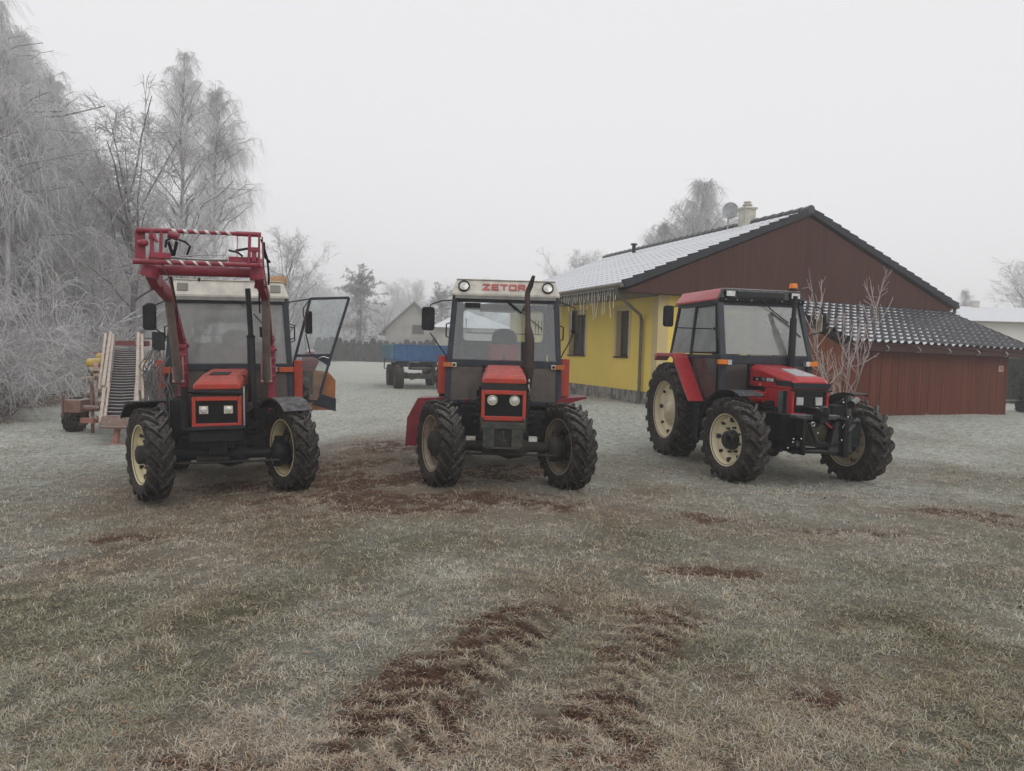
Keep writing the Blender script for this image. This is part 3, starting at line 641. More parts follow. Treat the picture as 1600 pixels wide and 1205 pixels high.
# ------------------------------------------------------------ tractor building blocks
# tractor frame: x towards the photo's right, y rearwards, z up, origin on the ground under the front axle
def pose(x, y, z, yaw, roll=0.):
    return Matrix.Translation((x, y, z)) @ Matrix.Rotation(R_(yaw), 4, 'Z') @ Matrix.Rotation(R_(roll), 4, 'Y')
def picker(Mx):
    inv = Mx.inverted(); cam_l = inv @ Vector((0, 0, H)); r3_ = inv.to_3x3()
    def P(px, py, ly):
        d = r3_ @ ray(px, py); t = (ly-cam_l.y)/d.y; return cam_l+d*t
    return P
def root_at(name, Mx, **kw):
    o = bpy.data.objects.new(name, None); o.empty_display_size = .3; put(o); o.matrix_world = Mx; tag(o, **kw); return o
def tyre_mesh(R, W, rr, n, sgn=1, lug_h=.038, sweep=.34, lugw=.030, seed=0):
    mb = MB(); c = R-lug_h
    prof = [(-.36*W, rr-.01), (-.40*W, rr+.015), (-.5*W, rr+(c-rr)*.45), (-.505*W, rr+(c-rr)*.68), (-.455*W, c-.035), (-.38*W, c-.012), (-.2*W, c-.002), (0, c),
            (.2*W, c-.002), (.38*W, c-.012), (.455*W, c-.035), (.505*W, rr+(c-rr)*.68), (.5*W, rr+(c-rr)*.45), (.40*W, rr+.015), (.36*W, rr-.01)]
    mb.lathe(prof, 56, 'X'); rnd = random.Random(seed)
    for s in (-1, 1):
        for i in range(n):
            t0 = 2*math.pi*(i+(.5 if s > 0 else 0))/n+rnd.uniform(-.01, .01); pts = []
            for a, rad_, th, wd in ((-.03, R-.004, -.04, .8), (.12, R, .06, .85), (.30, R, .20, 1.), (.44, R-.006, .30, 1.2), (.51, R-.05, .345, 1.3), (.515, R-.115, .37, 1.1)):
                th2 = t0+th*sweep/.34*.53/R; hw = lugw*wd/R
                base = rad_-.062 if a < .5 else rad_-.02
                pts.append([(s*a*W, r_*math.sin(th2+e)*-1, -r_*math.cos(th2+e)) for r_, e in ((base, -hw*1.35), (rad_, -hw*.72), (rad_, hw*.72), (base, hw*1.35))])
            # last ring leans to the sidewall
            pts[-1] = [((s*(.485 if k in (0, 3) else .52)*W), p[1], p[2]) for k, p in enumerate(pts[-1])]
            vs = [p for ring in pts for p in ring]; fs = []
            for k in range(len(pts)-1):
                for j in range(3): fs.append((k*4+j, k*4+j+1, k*4+5+j, k*4+4+j))
            fs += [(0, 1, 2, 3), tuple((len(pts)-1)*4+q for q in (3, 2, 1, 0))]
            mb.add(vs, fs)
    return mb
def wheel(root, name, cx, cy, R, W, rr, side, steer, rimm, discm, hubm, style, n=19, lug=.038, z0=0.):
    """side: -1 when the outer face looks to -x; the part is the disc with its hub, tyre and rim are its sub-parts"""
    s = side; mb = MB(); f = .36*W
    if style == 'dirty': a0 = .10*W; prof = [(s*a0, rr-.03), (s*(a0+.02), rr*.8), (s*(a0-.02), rr*.62), (s*(a0+.03), rr*.45), (s*(a0+.03), .02)]
    else: a0 = .17*W; prof = [(s*(a0-.02), rr-.025), (s*(a0+.01), rr*.86), (s*(a0-.03), rr*.74), (s*(a0-.055), rr*.62), (s*(a0-.05), rr*.45), (s*(a0-.04), .02)]
    mb.lathe(prof, 40, 'X'); o = mb.build(name, discm, root); o.location = (cx, cy, R-.02+z0); o.rotation_euler = (0, 0, R_(steer))
    hb = MB(); hx = s*(a0-.05)
    if style == 'big': hb.lathe([(hx, .26), (hx+s*.04, .26), (hx+s*.05, .11), (hx+s*.08, .10), (hx+s*.085, .001)], 20, 'X')
    elif style == 'clean': hb.lathe([(hx, rr*.40), (hx+s*.05, rr*.40), (hx+s*.06, rr*.37), (hx+s*.10, rr*.36), (hx+s*.115, rr*.32), (hx+s*.115, .001)], 24, 'X')
    elif style == 'box': hb.lathe([(hx, rr*.42), (hx+s*.05, rr*.42), (hx+s*.06, rr*.33), (hx+s*.13, rr*.33), (hx+s*.15, rr*.22), (hx+s*.15, .001)], 10, 'X')
    else: hb.lathe([(hx, rr*.66), (hx+s*.05, rr*.64), (hx+s*.06, rr*.5), (hx+s*.12, rr*.46), (hx+s*.13, rr*.3), (hx+s*.16, rr*.26), (hx+s*.16, .001)], 20, 'X')
    nb = 8
    for k in range(nb):
        a = 2*math.pi*(k+.3)/nb; r_ = rr*(.50 if style in ('clean', 'box') else .56 if style != 'big' else .36)
        hb.lathe([(hx-s*.01, .017), (hx+s*.03+s*.02, .017), (hx+s*.052, .001)], 6, 'X', (0, r_*math.cos(a), r_*math.sin(a)))
    hb.build('hub', hubm, o)
    if style in ('clean', 'box', 'big'):
        for k in range(8):
            a = 2*math.pi*(k+.1)/8; r_ = rr*.80; hb = MB()
            hb.lathe([(s*(a0-.03), .024 if k % 2 else .034), (s*(a0+.012), .024 if k % 2 else .034), (s*(a0+.013), .001)], 10, 'X', (0, r_*math.cos(a), r_*math.sin(a)))
            hb.build('disc_clamp', IRON, o)
    mb = MB(); mb.lathe([(-f-.012, rr+.022), (-f-.016, rr+.006), (-f+.012, rr-.012), (-.2*W, rr-.03), (.2*W, rr-.03), (f-.012, rr-.012), (f+.016, rr+.006), (f+.012, rr+.022), (f-.01, rr+.01), (.2*W, rr-.01), (-.2*W, rr-.01), (-f+.01, rr+.01), (-f-.012, rr+.022)], 48, 'X')
    mb.build('rim', rimm, o)
    tyre_mesh(R, W, rr, n, lug_h=lug).build('tyre', TYRE, o, bevel=.006)
    return o
def arc_guard(root, name, cx, cy, cz, r, W, a0, a1, mat, steer=0, t=.012, lip=.03, n=14):
    """curved mudguard: angle 0 = straight up, positive to the front (-y)"""
    mb = MB(); sec = [(-W/2, -lip), (-W/2, 0), (W/2, 0), (W/2, -lip), (W/2-t, -lip), (W/2-t, -t), (-W/2+t, -t), (-W/2+t, -lip)]; K = len(sec); vs = []; fs = []
    for k in range(n+1):
        a = R_(a0+(a1-a0)*k/n)
        for x, dr in sec: vs.append((x, -(r+dr)*math.sin(a), (r+dr)*math.cos(a)))
    for k in range(n):
        for i in range(K): j = (i+1) % K; fs.append((k*K+i, k*K+j, (k+1)*K+j, (k+1)*K+i))
    fs += [tuple(range(K)), tuple(n*K+i for i in range(K-1, -1, -1))]
    mb.add(vs, fs); o = mb.build(name, mat, root); o.location = (cx, cy, cz); o.rotation_euler = (0, 0, R_(steer)); return o
def loft(mb, secs, caps=True):
    n = len(secs[0]); vs = [p for s in secs for p in s]; fs = []
    for k in range(len(secs)-1):
        for i in range(n): j = (i+1) % n; fs.append((k*n+i, k*n+j, (k+1)*n+j, (k+1)*n+i))
    if caps: fs += [tuple(range(n-1, -1, -1)), tuple((len(secs)-1)*n+i for i in range(n))]
    return mb.add(vs, fs)
def rrect(cx, cz, w, h, r, n=4):
    pts = []
    for qx, qz, a in ((1, 1, 0), (-1, 1, 90), (-1, -1, 180), (1, -1, 270)):
        for k in range(n+1):
            t = R_(a+90*k/n); pts.append((cx+qx*(w/2-r)+r*math.cos(t), cz+qz*(h/2-r)+r*math.sin(t)))
    return pts
def mirror(root, c, w, h, rz, arms, mat=BLACK):
    a = MB(); 
    for pts in arms: a.tube(pts, .009, 6)
    mb = MB(); P = rrect(0, 0, w, h, .04); mb.prism([(x, -.035, z) for x, z in P], (0, 0, 0), (0, .06, 0)); o = mb.build('mirror', mat, root, .012); o.location = c; o.rotation_euler = (0, 0, R_(rz))
    ar = a.build('mirror_arm', mat, root)
    g = MB(); P = rrect(0, 0, w*.84, h*.88, .03); g.prism([(x, .026, z) for x, z in P], (0, 0, 0), (0, .004, 0)); g.build('mirror_glass', CHROME, o); return o
def undercarriage(root, yb=2.3, low=IRON, track=.62):
    mb = MB(); mb.box(-.30, .30, -.22, -.16, .62, 1.26); mb.box(-.33, .33, .2, .9, .50, .66)
    for s in (-1, 1):
        mb.box(*sorted((s*.26, s*.42)), .35, .62, .62, .86); mb.tube([(s*.30, -.1, .82), (s*.36, .25, .78), (s*.40, .8, .62)], .022, 6); mb.tube([(s*.34, .95, .45), (s*.34, .95, 1.15)], .03, 8)
    mb.build('chassis_fittings', BLACK, root, .008)
    mb = MB(); mb.box(-.19, .19, -.25, 1.25, .60, 1.22); mb.box(-.24, .24, .1, 1.0, .52, .7); mb.build('engine', low, root, .02)
    mb = MB(); mb.box(-.22, .22, 1.25, yb+.15, .52, 1.02); mb.box(-.16, .16, .9, 1.5, .42, .6); mb.tube([(-.62, yb, .74), (.62, yb, .74)], .13, 12); mb.build('gearbox', low, root, .02)
    mb = MB(); r = random.Random(4)
    for s in (-1, 1):
        for k in range(7):
            y0 = r.uniform(-.1, .9); z0 = r.uniform(.65, 1.15); mb.box(s*.19, s*(.22+r.uniform(.02, .1)), y0, y0+r.uniform(.06, .2), z0, z0+r.uniform(.05, .16))
        mb.tube([(s*.24, 0, .7), (s*.27, .3, .9), (s*.25, .7, .95), (s*.3, 1.2, .8)], .014, 6); mb.tube([(s*.23, -.1, 1.1), (s*.27, .2, 1.0), (s*.26, .6, 1.15)], .012, 6)
        mb.tube([(s*.3, .1, 1.05), (s*.3, .34, 1.05)], .055, 10)
    mb.build('engine_fittings', low, root)
    mb = MB(); mb.box(-.60, -.34, 1.0, 1.75, .50, .92); mb.build('fuel_tank', BLACK, root, .03)
    mb = MB(); mb.box(.36, .60, 1.15, 1.6, .50, .86); mb.build('battery_box', BLACK, root, .02)
    for s in (-1, 1):
        mb = MB(); mb.box(s*.62, s*.86, 1.25, 1.5, .40, .43); mb.box(s*.62, s*.645, 1.27, 1.48, .40, .98); mb.box(s*.835, s*.86, 1.27, 1.48, .40, .98); mb.box(s*.62, s*.86, 1.25, 1.5, .68, .71); mb.build('step', BLACK, root)
def front_axle(root, half, z=.5, r=.07, steer=20, mat=IRON, diff=.08):
    mb = MB(); mb.lathe([(-half+.12, r*.9), (-.3, r), (-.14, r*1.25), (.0+diff, .16), (.22+diff*.3, .13), (.32, r), (half-.12, r*.9)], 16, 'X', (0, .03, z))
    mb.box(-.10, .10, -.3, .5, z+.05, z+.22); mb.tube([(diff*.5, .1, z-.02), (diff*.5, 1.0, z+.03)], .04, 8); mb.build('front_axle', mat, root)
    for s in (-1, 1):
        mb = MB(); mb.lathe([(-.1, .09), (-.08, .15), (.02, .16), (.10, .13), (.12, .08)], 14, 'X', (s*(half-.10), .0, z)); mb.tube([(s*(half-.14), .02, z-.17), (s*(half-.12), .0, z+.2)], .05, 10)
        mb.build('steering_knuckle', mat, root)
    mb = MB(); mb.tube([(-half+.1, -.17, z-.07), (half-.1, -.17, z-.07)], .016, 8); mb.tube([(-.25, -.15, z-.03), (.1, -.15, z-.03)], .035, 10); mb.build('tie_rod', IRON, root)
def cab_a(root, frosted, open_right=False):
    """older cab: ivory roof, framed glass, dusty lower panels"""
    mb = MB()
    for s in (-1, 1):
        mb.bar((s*.80, 1.34, .95), (s*.785, 1.37, 1.5), .075, .07); mb.bar((s*.785, 1.37, 1.5), (s*.725, 1.47, 2.47), .075, .07)
        mb.bar((s*.77, 2.78, 1.2), (s*.72, 2.78, 2.47), .07); mb.bar((s*.785, 1.37, 1.5), (s*.77, 2.78, 1.5), .05); mb.bar((s*.725, 1.47, 2.44), (s*.72, 2.78, 2.44), .06)
        mb.bar((s*.80, 1.34, .98), (s*.79, 2.0, .98), .05)
        mb.bar((s*.79, 2.0, .98), (s*.785, 2.1, 1.5), .05); mb.bar((s*.785, 2.1, 1.5), (s*.73, 2.12, 2.44), .045)
    mb.box(-.76, .76, 1.325, 1.40, 1.465, 1.555); mb.box(-.70, .70, 1.43, 1.49, 2.385, 2.47); mb.box(-.78, .78, 1.32, 1.37, .93, .985); mb.box(-.78, .78, 1.35, 2.8, .90, .93)
    mb.build('cab_frame', CABF, root, .006)
    # rear wall with rounded window
    mb = MB(); y0, y1 = 2.76, 2.79; outer = [(-.74, 1.0), (.74, 1.0), (.70, 2.44), (-.70, 2.44)]
    inner = rrect(-.02, 2.095, 1.30, .50, .06, 3); # starts upper right, ccw
    oc = []
    for (x, z) in inner:
        oc.append((.70 if x > 0 else -.72, 2.44 if z > 2.09 else 1.0))
    n = len(inner); vs = [(x, y0, z) for x, z in inner]+[(x, y0, z) for x, z in oc]+[(x, y1, z) for x, z in inner]+[(x, y1, z) for x, z in oc]; fs = []
    for i in range(n):
        j = (i+1) % n; fs += [(i, j, n+j, n+i) if oc[i] != oc[j] else (i, j, n+i), (2*n+i, 3*n+i, 3*n+j, 2*n+j) if oc[i] != oc[j] else (2*n+i, 3*n+i, 2*n+j), (i, 2*n+i, 2*n+j, j)]
    mb.add(vs, fs); mb.build('rear_panel', M_('cab_rear_panel', (.10, .105, .11), .7), root)
    MB().prism([(x, 2.775, z) for x, z in inner], (0, 0, 0), (0, .004, 0)).build('rear_window', GCLEAR, root)
    mb = MB(); mb.tube([(-.62, 2.70, 2.20), (-.62, 2.70, 1.97), (.60, 2.70, 1.97), (.60, 2.70, 2.20)], .008, 6)
    for x in (-.58, -.54, .50, .55): mb.tube([(x, 2.70, 1.97), (x, 2.70, 2.03 if x < 0 else 2.2)], .006, 5)
    mb.build('window_guard', BLACK, root)
    # roof
    mb = MB(); loft(mb, [[(-.775, 1.40, 2.47), (.775, 1.40, 2.47), (.775, 2.88, 2.47), (-.775, 2.88, 2.47)], [(-.775, 1.395, 2.50), (.775, 1.395, 2.50), (.775, 2.88, 2.50), (-.775, 2.88, 2.50)], [(-.705, 1.475, 2.70), (.705, 1.475, 2.70), (.70, 2.80, 2.70), (-.70, 2.80, 2.70)]])
    mb.box(-.715, .715, 1.45, 2.80, 2.70, 2.712); rf = mb.build('roof', ROOFW, root, .008)
    MB().box(-.72, .72, 1.38, 1.47, 2.425, 2.468).build('roof_lining', M_('grey_trim', (.22, .22, .21), .6), rf)
    # glass
    mb = MB(); mb.hexa([(-.745, 1.372, 1.56), (.745, 1.372, 1.56), (.745, 1.380, 1.56), (-.745, 1.380, 1.56)], [(-.69, 1.462, 2.39), (.69, 1.462, 2.39), (.69, 1.470, 2.39), (-.69, 1.470, 2.39)]); mb.build('windscreen', GFROST if frosted else GCLEAR, root)
    for s in (-1, 1):
        MB().box(*sorted((s*.28, s*.765)), 1.345, 1.352, .985, 1.465).build('lower_front_pane', DASH, root)
        for nm, ya, yb2 in (('rear_side_window', 2.13, 2.75), ('side_window', 1.50, 2.08)):
            if nm == 'side_window' and (s > 0 and open_right): continue
            mb = MB(); mb.hexa([(s*.782, ya-.06, 1.53), (s*.782, yb2, 1.53), (s*.776, yb2, 1.53), (s*.776, ya-.06, 1.53)], [(s*.728, ya, 2.41), (s*.728, yb2, 2.41), (s*.722, yb2, 2.41), (s*.722, ya, 2.41)]); mb.build(nm, GFROST2 if frosted else GCLEAR, root)
        if not (s > 0 and open_right): MB().box(*sorted((s*.79, s*.784)), 1.38, 1.98, 1.0, 1.47).build('door_lower_pane', DASH, root)
        mb = MB(); mb.tube([(s*.80, 1.55, 1.86), (s*.85, 1.55, 1.88), (s*.85, 1.55, 2.06), (s*.79, 1.55, 2.08)], .010, 6); mb.build('door_handle', BLACK, root)
    MB().box(-.30, .30, 1.30, 1.36, .95, 1.48).build('firewall', BLACK, root)
    # inside
    mb = MB(); mb.box(-.74, .74, 1.4, 2.76, .93, .96); mb.build('cab_floor', IRON, root)
    mb = MB(); mb.box(-.24, .25, 1.9, 2.35, 1.25, 1.38); mb.box(-.24, .25, 2.28, 2.38, 1.38, 1.80); mb.build('seat', SEATR, root, .03)
    mb = MB(); mb.prism([(x, 2.29, z) for x, z in [(-.20, 1.78), (.21, 1.78), (.20, 1.93), (.15, 2.0), (.05, 2.04), (-.06, 2.04), (-.15, 2.0), (-.19, 1.93)]], (0, 0, 0), (0, .08, 0)); mb.build('headrest', M_('dark_headrest_cloth', (.03, .03, .035), .9), root, .012)
    mb = MB(); mb.box(-.3, .3, 1.4, 1.6, 1.3, 1.52); mb.tube([(0, 1.6, 1.5), (0, 1.78, 1.62)], .02, 8)
    ring = [(.19*math.cos(a), 1.79+.06*math.sin(a), 1.62+.17*math.sin(a)*.5) for a in [k*math.pi/9 for k in range(19)]]; mb.build('steering_console', BLACK, root)
    return rf
def hood_a(root, vent=False, col=ORANGE):
    def sec(y, zb, zt, w, ch=.05): return [(-w, y, zb), (w, y, zb), (w, y, zt-ch), (w-ch*.9, y, zt), (-w+ch*.9, y, zt), (-w, y, zt-ch)]
    mb = MB(); loft(mb, [sec(-.375, 1.305, 1.365, .262, .03), sec(-.33, 1.305, 1.40, .265, .045), sec(.05, 1.305, 1.455, .265, .06), sec(1.0, 1.305, 1.49, .265, .055), sec(1.30, 1.305, 1.49, .265, .055)])
    h = mb.build('hood', col, root, .008)
    if vent: MB().hexa([(-.13, .02, 1.452), (.10, .02, 1.452), (.10, .42, 1.470), (-.13, .42, 1.470)], [(-.13, .02, 1.462), (.10, .02, 1.462), (.10, .42, 1.480), (-.13, .42, 1.480)]).build('hood_vent', IRON, h)
    MB().box(-.270, .270, -.385, 1.25, 1.225, 1.304).build('hood_band', M_('dark_band', (.03, .028, .028), .6), h)
    mb = MB(); mb.box(-.268, .268, .30, .304, 1.30, 1.44); mb.box(-.2675, .2675, .86, .864, 1.30, 1.43)
    for s in (-1, 1): mb.box(*sorted((s*.262, s*.272)), .05, .11, 1.325, 1.345); mb.box(*sorted((s*.262, s*.272)), .62, .68, 1.325, 1.345)
    mb.build('hood_seam', BLACK, h)
    mb = MB()
    for s in (-1, 1):
        mb.box(*sorted((s*.225, s*.266)), -.40, -.30, .86, 1.224); mb.box(*sorted((s*.245, s*.262)), -.30, .15, .92, 1.224); mb.box(*sorted((s*.246, s*.262)), .15, 1.2, 1.08, 1.224)
    mb.box(-.225, .225, -.40, -.30, 1.175, 1.224); mb.box(-.225, .225, -.40, -.30, .86, .915); fr = mb.build('front_cowl', col, root, .006)
    mb = MB(); mb.box(-.225, .225, -.37, -.34, .915, 1.175)
    for k in range(21): z = .925+k*.0122; mb.box(-.222, .222, -.379, -.368, z, z+.005)
    mb.build('grille', BLACK, root); return h
def wiper(root, a, b, c=None):
    mb = MB(); mb.tube([a, b], .007, 6); 
    if c: mb.tube(c, .009, 6)
    mb.build('wiper', BLACK, root)

# ------------------------------------------------------------ middle tractor
MMx = pose(-.1, 8.9, gz(-.1, 8.9)-.0, 1.0)
mt_ = root_at('tractor', MMx, label='middle tractor with ivory roof sign, round lamps and bent exhaust, seen head-on', cat='tractor', group='tractors parked on the frosty field')
PM = picker(MMx)
rf = cab_a(mt_, False)
def block_letters(M4, mat, parent, name, w_, h_, gap, st):
    """squared capitals Z E T O R, each stroke a thin raised bar"""
    S = {'Z': [((0, 1), (1, 1)), ((1, 1), (0, 0)), ((0, 0), (1, 0))], 'E': [((0, 0), (0, 1)), ((0, 1), (1, 1)), ((0, .5), (.9, .5)), ((0, 0), (1, 0))], 'T': [((0, 1), (1, 1)), ((.5, 1), (.5, 0))],
         'O': [((0, 0), (0, 1)), ((0, 1), (1, 1)), ((1, 1), (1, 0)), ((1, 0), (0, 0))], 'R': [((0, 0), (0, 1)), ((0, 1), (1, 1)), ((1, 1), (1, .48)), ((1, .48), (0, .48)), ((.55, .48), (1, 0))]}
    mb = MB(); mb.m = M4; x = -(5*w_+4*gap)/2; iw, ih = w_-st, h_-st; k = 0
    for ch in 'ZETOR':
        for p, q in S[ch]:
            P = Vector((x+st/2+p[0]*iw, -h_/2+st/2+p[1]*ih, 0)); Qv = Vector((x+st/2+q[0]*iw, -h_/2+st/2+q[1]*ih, 0)); d = (Qv-P).normalized()*st/2; P -= d; Qv += d
            nn = Vector((-d.y, d.x, 0)); k += 1; z = .0045+.0002*k
            mb.hexa([P-nn, Qv-nn, Qv+nn, P+nn], [P-nn+Vector((0, 0, z)), Qv-nn+Vector((0, 0, z)), Qv+nn+Vector((0, 0, z)), P+nn+Vector((0, 0, z))])
        x += w_+gap
    return mb.build(name, mat, parent)
block_letters(Matrix.Translation((-.028, 1.4275, 2.600)) @ Matrix.Rotation(R_(90-21.8), 4, 'X'), M_('faded_red_lettering', (.50, .10, .09), .6), rf, 'roof_lettering', .106, .098, .020, .0215)
for x in (-.60, .60):
    mb = MB(); mb.m = Matrix.Translation((x, 1.43, 2.60)) @ Matrix.Rotation(R_(-21.8), 4, 'X'); mb.lathe([(.02, .083), (-.03, .083), (-.035, .072), (-.02, .066)], 26, 'Y'); o = mb.build('work_light', BLACK, rf)
    mb = MB(); mb.m = Matrix.Translation((x, 1.43, 2.60)) @ Matrix.Rotation(R_(-21.8), 4, 'X'); mb.lathe([(-.018, .067), (-.026, .04), (-.028, .001)], 22, 'Y'); mb.build('lamp_glass', LAMPG, rf)
hd = hood_a(mt_)
for x in (-.135, .13):
    mb = MB(); mb.lathe([(-.36, .062), (-.385, .062), (-.39, .052), (-.378, .05)], 24, 'Y', (x, 0, 1.105)); o = mb.build('headlight', CREAM, mt_)
    mb = MB(); mb.lathe([(-.377, .051), (-.384, .03), (-.386, .001)], 22, 'Y', (x, 0, 1.105)); mb.build('lens', LAMPG, o)
mb = MB(); mb.box(-.255, .25, -.56, -.22, .78, .852); mb.box(-.235, -.1, -.57, -.25, .57, .78); mb.box(.1, .235, -.57, -.25, .57, .78); mb.box(-.1, .1, -.48, -.25, .57, .78); mb.box(-.2, .2, -.56, -.3, .545, .57)
mb.tube([(0, -.60, .63), (0, -.60, .76)], .014, 8); mb.box(-.035, .035, -.6, -.5, .64, .66); mb.box(-.27, -.235, -.5, -.3, .74, .9); mb.box(.235, .27, -.5, -.3, .74, .9)
mb.build('front_weight_bracket', M_('green_grey_casting', (.038, .045, .040), .6, dirt=(.16, .12, .09), damt=.4, bmp=.3), mt_, .012)
undercarriage(mt_); front_axle(mt_, .78, .50, .068, 24)
ws = [('front_wheel', -.78, 0, -1, 24), ('front_wheel', .80, 0, 1, 24)]
for nm, x, y, s, st in ws: wheel(mt_, nm, x, y, .545, .30, .335, s, st, RIME, RIMD, IRON, 'dirty', 20)
for s in (-1, 1): wheel(mt_, 'rear_wheel', s*.76, 2.25, .74, .36, .44, s, 0, RIME, RIMD, IRON, 'big', 21, .04)
# exhaust
a = PM(825.5, 600, .62); b = PM(825, 512, .62); c = PM(824, 462, .62); d_ = PM(834, 431, .55)
mb = MB(); mb.tube([a+Vector((0, 0, -.12)), a, Vector((a.x, a.y, a.z+.15)), Vector((a.x, a.y, b.z-.15)), b, b+Vector((0, 0, .02)), c+Vector((0, 0, .02)), c+Vector((.015, 0, .08)), c*.5+d_*.5+Vector((0, 0, .0)), d_], [.03, .045, .065, .065, .045, .036, .036, .036, .035, .022], 14)
mb.build('exhaust_pipe', M_('brown_heat_stained_steel', (.055, .045, .042), .5, metal=.4, dirt=(.14, .08, .06), damt=.35), mt_)
mb = MB(); q = PM(826, 598, .60); mb.tube([q, q+Vector((.0, -.03, -.06)), q+Vector((.02, -.02, -.12)), q+Vector((-.02, 0, -.2))], .012, 6); mb.sph(tuple(q+Vector((0, -.03, .02))), .02, .02, .03); mb.build('hose', STEEL, mt_)
# fenders
for s in (-1, 1):
    mb = MB(); mb.box(*sorted((s*.835, s*.955)), 1.50, 1.56, 1.05, 1.60); mb.box(*sorted((s*.835, s*.86)), 1.56, 2.5, 1.2, 1.60); fd = mb.build('rear_fender', ORANGE, mt_, .008)
    arc_guard(fd, 'fender_arc', s*.845, 2.25, .74, .82, .22, 28, -70, CRIM)
    mb = MB(); mb.box(*sorted((s*.745, s*.86)), 1.27, 1.33, 1.445, 1.51); mb.build('indicator', M_('dull_orange_plastic', (.45, .12, .03), .5), mt_, .005)
    mb = MB(); mb.box(*sorted((s*.675, s*.742)), 1.295, 1.325, 1.445, 1.51); lm = mb.build('marker_lamp', CREAM, mt_, .006); mb = MB(); mb.lathe([(-.035, .022), (-.04, .001)], 12, 'Y', (s*.708, 1.325, 1.477)); mb.build('lens', IRON, lm)
mb = MB(); P4 = [(-.74, 1.01), (-1.22, .985), (-1.365, .70), (-1.385, .30)]
v0 = [(x, 1.35, z) for x, z in P4]+[(x+.015, 1.35, z-.022) for x, z in P4[::-1]]; v1 = [(x, 1.75, z) for x, z in P4]+[(x+.015, 1.75, z-.022) for x, z in P4[::-1]]
mb.add(v0+v1, [(0, 1, 6, 7), (1, 2, 5, 6), (2, 3, 4, 5)]+[(15, 14, 9, 8), (14, 13, 10, 9), (13, 12, 11, 10)]+[(i, (i+1) % 8, 8+(i+1) % 8, 8+i) for i in range(8)]); mb.build('mudguard_extension', CRIM, mt_)
mb = MB(); mb.add([(-.73, 1.33, 1.0), (-1.21, 1.33, .975), (-1.36, 1.33, .70), (-1.378, 1.33, .30), (-1.30, 1.34, .30), (-1.13, 1.34, .84), (-.75, 1.34, .97)], [(0, 1, 2, 3, 4, 5, 6)]); mb.prism([(-1.21, 1.325, .975), (-1.36, 1.325, .70), (-1.378, 1.325, .30), (-1.22, 1.33, .30), (-1.05, 1.33, .90)], (0, 0, 0), (0, .012, 0)); mb.build('mudguard_lip', CRIM, mt_)
mb = MB(); P4 = [(.70, .90), (.80, 1.03), (1.18, 1.07), (1.20, 1.05), (.98, .98), (.84, .88)]; mb.prism([(x, 1.30, z) for x, z in P4], (0, 0, 0), (0, .4, 0)); mb.build('mudguard_extension', CRIM, mt_)
a = PM(729, 626, .9); mb = MB(); mb.lathe([(-.03, .02), (-.028, .036), (.03, .036), (.035, .01)], 14, 'Y', tuple(a)); mb.build('filler_cap', CRIM, mt_)
mirror(mt_, PM(669, 498, 1.42), .185, .335, 8, [[(-.76, 1.46, 2.40), PM(690, 470, 1.44), PM(673, 476, 1.42), PM(672, 482, 1.42)], [(-.80, 1.38, 1.56), PM(672, 520, 1.42)]])
mirror(mt_, PM(897, 503, 1.42), .185, .335, 74, [[(.74, 1.46, 2.42), PM(875, 472, 1.44), PM(899, 482, 1.42), PM(900, 492, 1.42)], [(.80, 1.38, 1.58), PM(880, 552, 1.42), PM(889, 536, 1.42), PM(898, 516, 1.42)]])
wiper(mt_, PM(787, 465, 1.40), PM(848, 515, 1.355), [PM(790, 469, 1.42), PM(815, 490, 1.38)])
mb = MB(); mb.box(-.58, -.36, 1.44, 1.47, 2.30, 2.37); mb.build('sun_visor', BLACK, mt_)

# ------------------------------------------------------------ left tractor with raised front loader
LMx = pose(-3.475, 8.60, -.145, 16.5, -1.3)
lt = root_at('loader_tractor', LMx, label='left tractor with crimson front loader raised high and cab door hanging open', cat='tractor', group='tractors parked on the frosty field')
PL = picker(LMx)
rf = cab_a(lt, True, True)
for x in (-.60, .60):
    mb = MB(); mb.m = Matrix.Translation((x, 1.435, 2.60)) @ Matrix.Rotation(R_(-21.8), 4, 'X'); mb.box(-.07, .07, -.012, .02, -.06, .06); o = mb.build('work_light', M_('dull_lamp', (.20, .19, .165), .4), rf, .01)
mb = MB(); q = PL(435, 436, 1.75); mb.lathe([(q.z-.08, .12), (q.z-.02, .125), (q.z+.03, .11), (q.z+.045, .001)], 20, 'Z', (q.x, q.y, 0)); mb.build('beacon_cover', M_('dull_orange_cover', (.42, .24, .12), .6), rf)
hd = hood_a(lt, True, ORANGE); hd.scale = (.96, 1, 1)
for x in (-.14, .125):
    mb = MB(); mb.box(x-.048, x+.048, -.40, -.368, 1.025, 1.115); o = mb.build('headlight', CREAM, lt, .006)
    mb = MB(); mb.lathe([(-.402, .038), (-.408, .03), (-.404, .001)], 18, 'Y', (x, 0, 1.07)); mb.build('lens', LAMPG, o)
mb = MB(); mb.box(-.30, .28, -.42, -.2, .70, .85); mb.build('front_bumper', BLACK, lt, .012); mb = MB(); mb.box(-.5, .5, .25, .9, .42, .70); mb.box(-.45, .45, 1.0, 1.25, .45, .95); mb.build('underside_shade_fill', BLACK, lt, .02)  # black filler blocks added under the engine to deepen the shade there
undercarriage(lt); front_axle(lt, .78, .50, .068, 24, BLACK)
wheel(lt, 'front_wheel', -.78, 0, .55, .285, .335, -1, 25, RIMC, RIMC, IRON, 'box', 18, .042)
wheel(lt, 'front_wheel', .80, 0, .55, .285, .335, 1, 25, RIMC, RIMD, IRON, 'dirty', 18, .042, z0=.03)
for s in (-1, 1): wheel(lt, 'rear_wheel', s*.86, 2.25, .74, .38, .44, s, 0, RIMC, RIMC, IRON, 'big', 21, .04)
arc_guard(lt, 'front_mudguard', -.80, 0, .55, .61, .36, 8, -50, BLACK, 25)
